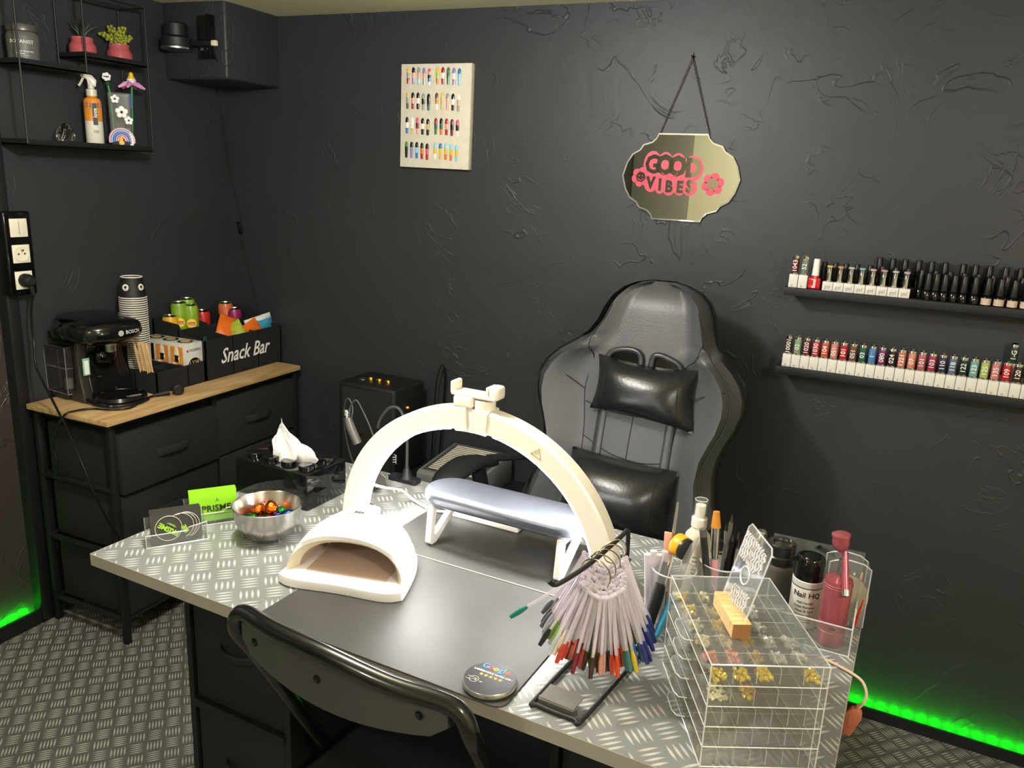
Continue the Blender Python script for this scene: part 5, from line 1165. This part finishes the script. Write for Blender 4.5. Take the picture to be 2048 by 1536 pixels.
for k in range(NT):
    z0 = k*OT; dq = MB().box(.002, OW-.003, .003, OD-.003, z0+.0012, z0+.0024).box(.001, .0022, .003, OD-.003, z0+.0012, z0+.0225).build('drawer', 'acrylic_drawer', ro)
    ed = MB()
    for y in (.0, OD): ed.tube([(0, y, z0+.0006), (OW, y, z0+.0006)], .0008, 4)
    for x in (0, OW): ed.tube([(x, 0, z0+.0006), (x, OD, z0+.0006)], .0008, 4)
    ed.build('drawer_edge', 'acrylic_edge', dq)
    dv = MB(); de = MB(); nx_, ny_ = (5, 6) if k >= 3 else (7, 6)
    for i in range(1, nx_): x = OW*i/nx_; dv.box(x-.0005, x+.0005, .003, OD-.003, z0+.0024, z0+.0215); de.tube([(x, .003, z0+.0215), (x, OD-.003, z0+.0215)], .0004, 4).tube([(x, .003, z0+.0024), (x, .003, z0+.0215)], .0005, 4)
    for j in range(1, ny_): y = OD*j/ny_; dv.box(.003, OW-.003, y-.0005, y+.0005, z0+.0024, z0+.0215); de.tube([(.003, y, z0+.0215), (OW-.003, y, z0+.0215)], .0004, 4)
    dv.build('divider_grid', 'acrylic_drawer', dq); de.build('divider_edges', 'acrylic_edge', dq)
    hb = MB().prism([(0, OD/2-.026), (-.010, OD/2-.024), (-.014, OD/2-.014), (-.014, OD/2+.014), (-.010, OD/2+.024), (0, OD/2+.026)], z0+.008, z0+.0105).prism([(0, OD/2-.02), (-.012, OD/2-.016), (-.012, OD/2+.016), (0, OD/2+.02)], z0+.0165, z0+.0185)
    hb.build('handle', 'acrylic', dq)
    MB().tube([(0, OD/2-.026, z0+.009), (-.010, OD/2-.024, z0+.009), (-.014, OD/2-.014, z0+.009), (-.014, OD/2+.014, z0+.009), (-.010, OD/2+.024, z0+.009), (0, OD/2+.026, z0+.009)], .0008, 5).build('handle_edge', 'acrylic_edge', dq)
mat('gem_gold', '#e9c52e', .14, .35, var=.35, scale=500); mat('gem_silver', '#f6f3ec', .1, .2, var=.35, scale=500); mat('gem_champagne', '#f3e3b6', .12, .2, var=.35, scale=500); mat('gem_coral', '#e07a48', .15, 0, var=.3, scale=300, coat=.5); mat('gem_red', '#b82a22', .12, .3)
def pile(name, x0, x1, y0, y1, z, ma, n, r0=.0036, r1=.0058, parent=ro):
    b = MB()
    for i in range(n):
        r_ = random.uniform(r0, r1)*.62; x, y = random.uniform(x0+r_, x1-r_), random.uniform(y0+r_, y1-r_); zz = z+r_*.7+random.random()**2*.006
        b.at((x, y, zz), (random.random()*3, random.random()*3, random.random()*3)); c_ = r_*.7
        b.add([(0, 0, r_*.6), (r_, 0, c_*.2), (c_, c_, c_*.2), (0, r_, c_*.2), (-c_, c_, c_*.2), (-r_, 0, c_*.2), (-c_, -c_, c_*.2), (0, -r_, c_*.2), (c_, -c_, c_*.2), (0, 0, -r_)], [(0, 1+i_, 1+(i_+1) % 8) for i_ in range(8)]+[(9, 1+(i_+1) % 8, 1+i_) for i_ in range(8)])
    b.at(); return b.build(name, ma, parent, smooth=0, kind='stuff')
zt = 4*OT+.0024; wx, wy = OW/5, OD/6
TOP = {(0, 0): 'gold', (1, 0): 'gold', (2, 0): 'gold', (4, 0): 'gold', (0, 1): 'coral', (1, 1): 'coral', (2, 1): 'gold', (3, 1): 'silver', (0, 2): 'champagne', (1, 2): 'champagne', (2, 2): 'gold', (3, 2): 'silver', (0, 3): 'champagne', (1, 3): 'gold', (2, 3): 'silver', (3, 3): 'silver', (0, 4): 'gold', (1, 4): 'champagne', (3, 4): 'silver', (0, 5): 'gold', (1, 5): 'champagne', (2, 5): 'silver', (3, 5): 'silver', (4, 1): 'silver', (4, 2): 'silver'}
for (i, j), c_ in TOP.items(): pile('rhinestones', i*wx+.002, (i+.85)*wx, j*wy+.002, (j+.8)*wy, zt, 'gem_'+c_, 46 if (i+j) % 3 else 34)
zt = 3*OT+.0024
pile('rhinestones', .003, wx, .004, wy, zt, 'gem_champagne', 40); pile('rhinestones', wx*1.6, wx*2.3, .004, wy, zt, 'gem_gold', 34); pile('red_rhinestones', wx*1.6, wx*2.3, .004, wy, zt+.004, 'gem_red', 6, .004, .006)
# sign plate in a wooden block, standing on the organiser
sg = thing('sign_stand', 'clear acrylic sign plate in a pine block on top of the organiser', 'sign', dw(1.0905, .0995, OH+.0022), AN+R(30))
MB().box(-.0115, .0115, -.002, .078, 0, .020, .0008, 1).build('wood_block', 'pine', sg)
mat('block_end', '#8a5f38', .6, var=.2, scale=120); MB().box(-.0112, .0112, -.0024, -.0018, .0006, .0194).build('end_grain', 'block_end', sg)
pt = [(.004, .010), (.082, .010), (.086, .014), (.086, .112), (.080, .118), (.010, .118), (.004, .112)]
pb = MB(); pb.prism(pt, -.0012, .0012, axis='x'); pb.build('plate', 'acrylic', sg, rot=(0, R(14), 0))
MB().tube([(0, y, z) for y, z in pt], .0011, 5, cyc=True).build('plate_edge', 'acrylic_edge', sg, rot=(0, R(14), 0))
clear_mat('print_frost', '#f4f1f4', .75, .4)
for k in range(11):
    y0_ = .014+.0066*k; zA, zB = (.074, .108) if k > 1 else (.080, .106)
    MB().tube([(-.0014, y0_+.0022*math.sin(q*2.2+k), zA+(zB-zA)*q/7) for q in range(8)], .0015, 5).build('frost_print', 'print_frost', sg, rot=(0, R(14), 0))
for k in range(8):
    y0_ = .016+.0066*k
    MB().tube([(-.0014, y0_+.0022*math.sin(q*2.2+k), .026+.022*q/5-.001*k) for q in range(6)], .0013, 5).build('frost_print', 'print_frost', sg, rot=(0, R(14), 0))
MB().tube([(-.0014, .045+.013*math.cos(a), .062+.011*math.sin(a)) for a in [2*PI*i/20 for i in range(20)]], .0012, 5, cyc=True).build('frost_print', 'print_frost', sg, rot=(0, R(14), 0))
# ------------------------------------------------------------------ tool cups, tools
def cup_clear(label, s, t_, r_, h_, nm='tool_cup'):
    c_ = thing(nm, label, 'cup', dw(s, t_, .0003), AN)
    MB().lathe([(0, 0), (r_*.92, 0), (r_, h_), (r_-.0015, h_), (r_*.92-.0015, .002), (0, .002)], 28).build('cup_wall', 'acrylic', c_)
    MB().tube([(r_*math.cos(2*PI*i/28), r_*math.sin(2*PI*i/28), h_) for i in range(28)], .0013, 5, cyc=True).build('rim', 'acrylic_edge', c_)
    return c_
cup_clear('clear tool cup behind the swatch fan holding clippers and files', .948, .315, .034, .098)
cup_clear('clear brush cup behind the rhinestone organiser', 1.008, .375, .034, .100)
def rod(name, label, cat, p0, p1, segs, grp=None):
    # segs: list of (from, to, radius0, radius1, material, partname)
    a, b_ = dw(*p0), dw(*p1); d = b_-a; L = d.length
    t = thing(name, label, cat, a); t.rotation_euler = d.to_track_quat('Z', 'Y').to_euler()
    for f0, f1, r0, r1, ma, pn in segs: MB().lathe([(0, L*f0), (r0*1.25, L*f0), (r1*1.25, L*f1), (0, L*f1)], 14).build(pn, ma, t)
    if grp: t['group'] = grp
    return t
mat('file_grey', '#a9a294', .6); mat('pink_soft', '#d99aa2', .35); mat('hair_orange', '#c9822c', .6); mat('tool_blue', '#4fb0dc', .3); mat('skin_pink', '#d9a58c', .45); mat('tape_yellow', '#e3a21c', .35)
rod('metal_file', 'slim steel nail file standing tallest in the tool cup', 'nail file', (.935, .318, .004), (.936, .345, .195), [(0, .25, .003, .003, 'rubber_black', 'grip'), (.25, 1, .0028, .0016, 'steel', 'blade')])
o = thing('nail_clipper', 'clear guarded clipper with a long black grip leaning on the tool cup', 'clipper', dw(.934, .262, .0)); q = dw(.940, .300, .115)-dw(.930, .258, .004); o.rotation_euler = q.to_track_quat('Z', 'Y').to_euler(); o.location = dw(.930, .258, .006)
MB().tube(crom([(0, 0, 0), (.001, 0, .03), (0, 0, .06), (0, 0, .082)], 4), [.004, .006, .0075, .0085, .009, .0092, .0095, .0095, .0095, .0095, .009, .0085, .008], 12).build('black_grip', 'rubber_black', o)
MB().box(-.008, .008, -.0035, .0035, .080, .128, .002).build('clear_guard', 'acrylic', o); MB().tube([(-.008, 0, .08), (-.008, 0, .126), (.008, 0, .126), (.008, 0, .08)], .001, 5).build('guard_edge', 'acrylic_edge', o); MB().box(-.005, .005, -.0015, .0015, .08, .115).build('jaw', 'stand_grey', o)
MB().tube([(-.004+.004*(1-math.cos(a)), -.0037, .108+.004*math.sin(a)) for a in [PI*i/8 for i in range(9)]], .0011, 5).build('arrow_mark', 'white_plastic', o); MB().sphere((0, -.003, .098), .0026, 10, 6).build('rivet', 'brass', o)
o = thing('blade_tool', 'blue handled tool with a grey blade crossing the tool cup', 'tool', dw(.944, .262, .006)); q = dw(.975, .325, .150)-dw(.944, .262, .006); o.rotation_euler = q.to_track_quat('Z', 'Y').to_euler()
MB().tube(crom([(0, 0, 0), (0, 0, .03), (0, 0, .075)], 5), [.0035, .0045, .0052, .0056, .0058, .0058, .0056, .0054, .005, .0046, .004], 12).build('blue_handle', 'tool_blue', o)
MB().lathe([(.005, .075), (.006, .085), (.004, .098)], 10).build('hinge', 'gloss_black', o); MB().prism([(-.003, .096), (.004, .098), (.009, .125), (.006, .150), (-.002, .165)], -.0007, .0007, axis='y').build('blade', 'grey_mid', o)
o = thing('tape_roll', 'yellow edged tape roll standing on edge in the tool cup', 'tape', dw(.952, .326, .132), AN+R(62)); o.rotation_euler = (R(6), 0, AN+R(62))
MB().lathe([(.0175, -.009), (.0180, -.008), (.0180, .006), (.0175, .007), (.0150, .007), (.0150, -.009)], 28, axis='y').build('yellow_band', 'tape_yellow', o)
MB().lathe([(0, .004), (.0172, .004), (.0176, .010), (.0170, .012), (0, .012)], 28, axis='y').build('dark_face', 'frame_plastic', o)
o = MB().at((0, 0, 0)).box(-.006, .006, -.002, .002, 0, .145, .001).build('pink_block', 'skin_pink', None, dw(.936, .332, .006), (R(3), R(-2), AN)); tag(o, 'flat skin pink buffer standing behind the clipper', 'buffer')
for k in range(4):
    rod('nail_tip_form', 'shiny clear plastic form standing at the left of the tool cup', 'nail form', (.918+.006*k, .300+.004*k, .004), (.908+.008*k, .300+.004*k, .118+.006*(k % 2)), [(0, 1, .0035, .0042, 'stick_clear', 'form')], 'clear forms in the tool cup')
# white pump bottle
t = thing('pump_bottle', 'white spray bottle with a clear cap behind the tools', 'bottle', dw(.963, .385, .0003), AN)
MB().lathe([(.020, 0), (.022, .003), (.022, .118), (.019, .132), (.011, .142), (.0105, .146)], 28).build('body', 'cream_plastic', t); MB().lathe([(.0125, .146), (.0125, .160), (.008, .162), (.008, .182), (0, .183)], 20).build('nozzle', 'white_plastic', t); MB().lathe([(.0112, .158), (.0105, .190), (.0095, .192), (0, .192)], 20).build('clear_cap', 'acrylic', t); MB().tube([(.0098*math.cos(2*PI*i/20), .0098*math.sin(2*PI*i/20), .191) for i in range(20)], .0008, 5, cyc=True).build('cap_edge', 'acrylic_edge', t)
for k in range(9): MB().at((.004, -.0222, .045+.007*k)).box(-.004, .004, -.0003, .0003, -.0011, .0011).build('printed_line', 'grey_mid', t)
G = 'brushes in the clear brush cup'
rod('nail_brush', 'dark chrome brush handle leaning left across the white bottle', 'brush', (1.004, .360, .005), (.977, .350, .158), [(0, .92, .0045, .0045, 'frame_plastic', 'handle'), (.92, 1, .0046, .0042, 'stand_grey', 'cap')])
rod('nail_brush', 'pink handled brush with a round amber bristle head', 'brush', (1.008, .350, .005), (.992, .365, .185), [(0, .58, .0048, .0050, 'pink_soft', 'handle'), (.58, .62, .0040, .0040, 'chrome', 'collar'), (.62, .86, .0048, .0056, 'chrome', 'ferrule'), (.86, 1, .0062, .0040, 'hair_orange', 'bristles')])
for k, (a, c_, lb) in enumerate((((1.014, .378, .18), 'stand_grey', 'grey metal brush upright beside the pink one'), ((1.020, .372, .150), 'plastic_black', 'black liner brush lettered along its side'), ((1.026, .382, .152), 'plastic_black', 'black brush second from the liner brush'), ((1.030, .372, .140), 'plastic_black', 'black brush leaning right toward the vials'), ((1.005, .385, .160), 'steel', 'steel brush standing behind the pink handled one'))):
    rod('nail_brush', lb, 'brush', (1.008+.004*k, .372, .005), a, [(0, .72, .0040, .0046, c_, 'handle'), (.72, .93, .0030, .0026, 'chrome' if k > 2 else c_, 'ferrule'), (.93, 1, .0022, .0006, 'label_dark', 'bristles')])
rod('dotting_tool', 'thin black dotting tool leaning far right in the brush cup', 'tool', (1.012, .37, .005), (1.052, .365, .150), [(0, .85, .003, .003, 'plastic_black', 'handle'), (.85, 1, .0015, .0010, 'steel', 'tip')])
for k in range(4):
    t = thing('glitter_vial', ['nearest', 'second', 'third', 'farthest'][k]+' of four chrome capped vials behind the sign plate', 'vial', dw(1.036+.0055*k, .395+.014*k, .0003), AN)
    MB().lathe([(.0078, 0), (.0080, .10)], 18).build('vial_body', 'acrylic', t); MB().lathe([(.0082, .100), (.0086, .102), (.0086, .120+.006*k), (.0070, .122+.006*k), (0, .122+.006*k)], 18).build('cap', 'chrome', t)
# ------------------------------------------------------------------ bottles in the acrylic tray, right end
clear_mat('jar_smoke', '#8a8378', .35, .05); mat('jar_cap', '#1d1d1e', .2, coat=.3); mat('nhq_label', '#dcd8d0', .5); mat('nhq_grey', '#bfbdb8', .4)
t = thing('pump_jar', 'dark capped jar of brown liquid left of the white bottle', 'jar', dw(1.078, .500, .0003), AN)
MB().lathe([(.026, 0), (.028, .003), (.028, .058), (.025, .066), (.022, .068)], 28).build('jar_body', 'jar_smoke', t); MB().lathe([(.023, .006), (.025, .008), (.025, .046), (0, .046)], 24).build('liquid', 'machine_brown', t); MB().lathe([(.0245, .066), (.0255, .068), (.0255, .080), (.0235, .082), (.0235, .100), (.021, .102), (.014, .102), (.012, .099), (0, .099)], 28).build('cap', 'jar_cap', t)
t = thing('remover_bottle', 'white labelled Nail HQ bottle with a glossy black cap', 'bottle', dw(1.131, .440, .0003), AN+R(8))
MB().lathe([(.0225, 0), (.0235, .002), (.0235, .072), (.0225, .080)], 32).build('body', 'nhq_label', t); MB().lathe([(.0237, .070), (.0237, .0785)], 32).build('grey_band', 'nhq_grey', t); MB().lathe([(.0238, .0685), (.0238, .0698)], 32).build('black_line', 'label_dark', t); MB().lathe([(.0225, .080), (.0228, .081), (.0222, .112), (.0205, .115), (.016, .115), (.014, .1135), (.012, .1155), (0, .1155)], 32).build('cap', 'gloss_black', t)
text(t, 'Nail HQ', .0125, 'label_dark', (.0, -.0241, .058), bend=.0241, fat=.0001)
for k, s_ in enumerate(('Nail Varnish', 'Polish Remover', 'Clean & Care')): text(t, s_, .0052, 'label_dark', (-.001, -.0241, .045-.007*k), bend=.0241)
for k in range(4): MB().tube([(.0238*math.sin(a), -.0238*math.cos(a), .024-.004*k) for a in [R(-40+8*i) for i in range(9)]], .0005, 4).build('printed_line', 'label_dark', t)
mat('air_pink', '#b9606c', .28, .55, var=.04); mat('air_line', '#d9949a', .2, .6)
ab = thing('airbrush', 'metallic pink cordless airbrush standing in the acrylic tray', 'airbrush', dw(1.177, .402, .0025), AN)
MB().lathe([(.0195, 0), (.0205, .002), (.0205, .102), (.0195, .105), (.007, .106), (.006, .108)], 36).build('compressor_body', 'air_pink', ab)
for z in (.022, .036, .094, .098): MB().tube([(.0207*math.cos(2*PI*i/32), .0207*math.sin(2*PI*i/32), z) for i in range(32)], .0005, 5, cyc=True).build('groove_ring', 'air_line', ab)
MB().at((.002, -.0206, .030)).box(-.005, .005, -.0006, .0008, -.0016, .0016, .0006).build('charging_port', 'label_dark', ab)
MB().lathe([(.005, .106), (.0045, .135), (.004, .137)], 14, (.0, 0, 0)).build('stem', 'chrome', ab)
MB().tube([(.002, .0, .150), (.006, -.010, .128), (.012, -.024, .098)], [.0042, .0052, .0055], 12).build('gun', 'air_pink', ab); MB().tube([(.0118, -.0235, .100), (.0135, -.028, .0925)], [.0062, .0058], 14).build('nozzle_ring', 'chrome', ab); MB().tube([(.0135, -.0278, .093), (.0138, -.0288, .0915)], .0036, 12).build('nozzle_hole', 'gloss_black', ab)
MB().at((-.004, 0, .148), (0, R(-6), 0)).lathe([(.004, 0), (.010, .006), (.0125, .012), (.0125, .024), (.0135, .025), (.0135, .028), (.012, .029), (0, .029)], 24).build('paint_cup', 'air_pink', ab)
MB().lathe([(.0028, 0), (.0028, .012), (0, .012)], 10, (.004, -.003, .136)).build('trigger', 'chrome', ab)
ty = thing('acrylic_tray', 'clear acrylic tray holding the airbrush and bottles', 'tray', dw(1.060, .368, .0003), AN+R(1))
MB().box(0, .147, 0, .19, 0, .0018).build('bottom', 'acrylic', ty); MB().box(0, .147, 0, .0016, .0018, .046).build('front_wall', 'acrylic', ty); MB().box(.1454, .147, 0, .10, .0018, .046).build('side_wall', 'acrylic', ty); MB().box(.1454, .147, .10, .19, .0018, .09).build('tall_side_wall', 'acrylic', ty); MB().box(0, .147, .1884, .19, .0018, .09).build('back_wall', 'acrylic', ty)
for p_ in ([(0, 0, .046), (.147, 0, .046)], [(0, 0, .001), (.147, 0, .001)], [(.147, 0, 0), (.147, 0, .08)], [(.147, 0, .001), (.147, .19, .001)], [(.147, 0, .046), (.147, .10, .046)]): MB().tube(p_, .0012, 5).build('bright_edge', 'acrylic_edge', ty)
# clear rack with a round pad, at the far right edge
rk = thing('acrylic_rack', 'arched clear acrylic rack with a beige round pad at the desk end', 'rack', dw(1.158, .452, .0030), AN+R(14))
pr = [(0, 0), (.062, 0), (.062, .100), (.050, .108), (.030, .112), (.010, .110), (0, .106)]
MB().prism(pr, 0, .0016, axis='y').build('front_sheet', 'acrylic', rk); MB().prism(pr, .030, .0316, axis='y').build('back_sheet', 'acrylic', rk)
for y in (.0, .031): MB().tube([(x, y, z) for x, z in pr], .0012, 5, cyc=True).build('bright_edge', 'acrylic_edge', rk)
MB().box(0, .062, 0, .0316, 0, .0016).build('bottom', 'acrylic', rk); MB().box(.0605, .062, 0, .0316, 0, .10).build('end_sheet', 'acrylic', rk)
mat('pad_beige', '#b5a690', .6); mat('pad_rim', '#7d5f44', .5); mat('pick_red', '#c9281c', .3)  # last one is plain red for the pick, no emission
o = thing('round_pad', 'beige round pad with brown rim standing in the clear rack', 'pad', rk.location, AN+R(14)); MB().at((.026, .014, .044), (PI/2, 0, 0)).lathe([(0, 0), (.040, 0), (.040, .003), (0, .003)], 36).build('pad_face', 'pad_beige', o); MB().tube([(.026+.040*math.cos(2*PI*i/40), .0125, .044+.040*math.sin(2*PI*i/40)) for i in range(40)], .0016, 6, cyc=True).build('pad_rim', 'pad_rim', o)
for k in range(4):
    o = MB().lathe([(.0024, 0), (.0026, .062), (.0013, .078+.004*(k % 2)), (0, .08+.004*(k % 2))], 10).build('nail_form_stick', 'cream_plastic' if k < 3 else 'skin_pink', None, rk.location+Vector((.012+.011*k, .029, .002)), (R(-2), R(3), 0)); tag(o, ['first', 'second', 'third', 'pink tipped last'][k]+' pale stick behind the round pad in the clear rack', 'stick')
o = MB().tube([(0, 0, .0), (.003, 0, .03), (.006, .0, .048)], [.002, .0018, .0008], 8).build('red_pick', 'pick_red', None, rk.location+Vector((.050, .004, .004)), (0, 0, 0)); tag(o, 'small red pick at the corner of the clear rack', 'pick')
o = MB().prism([(-.02, 0), (.012, .004), (.008, .008), (-.018, .006)], 0, .030, axis='y').build('black_clip', 'gloss_black', None, dw(1.150, .500, .098), (R(-30), R(25), AN)); tag(o, 'black clip leaning behind the glossy black cap', 'clip')
# charger hanging over the edge
mat('cord_beige', '#c9b096', .45); mat('plug_rose', '#b5684c', .4, var=.06)
ck = thing('charger_plug', 'rose brown charger plug hanging over the desk end on a beige cord', 'charger', dw(1.226, .300, -.048), AN)
MB().tube(crom([(-.055, .045, .051), (-.030, .035, .0515), (-.008, .022, .0525), (.006, .012, .050), (.013, .004, .038), (.011, .0, .026), (.006, .0, .016)], 6), .0021, 8).build('cord', 'cord_beige', ck)
MB().prism([(-.008, -.028), (.004, -.030), (.012, .004), (.010, .012), (.004, .016), (-.004, .014), (-.010, .006)], -.006, .006, .002, 2, axis='y').build('plug_body', 'plug_rose', ck, loc=(.0, 0, 0), rot=(0, R(6), 0))
MB().tube([(.003, 0, .012), (.0055, 0, .020)], [.0036, .0026], 8).build('strain_relief', 'plug_rose', ck); MB().box(-.0045, .0045, -.0068, -.0058, -.012, .004).build('embossed_mark', 'plug_rose', ck)
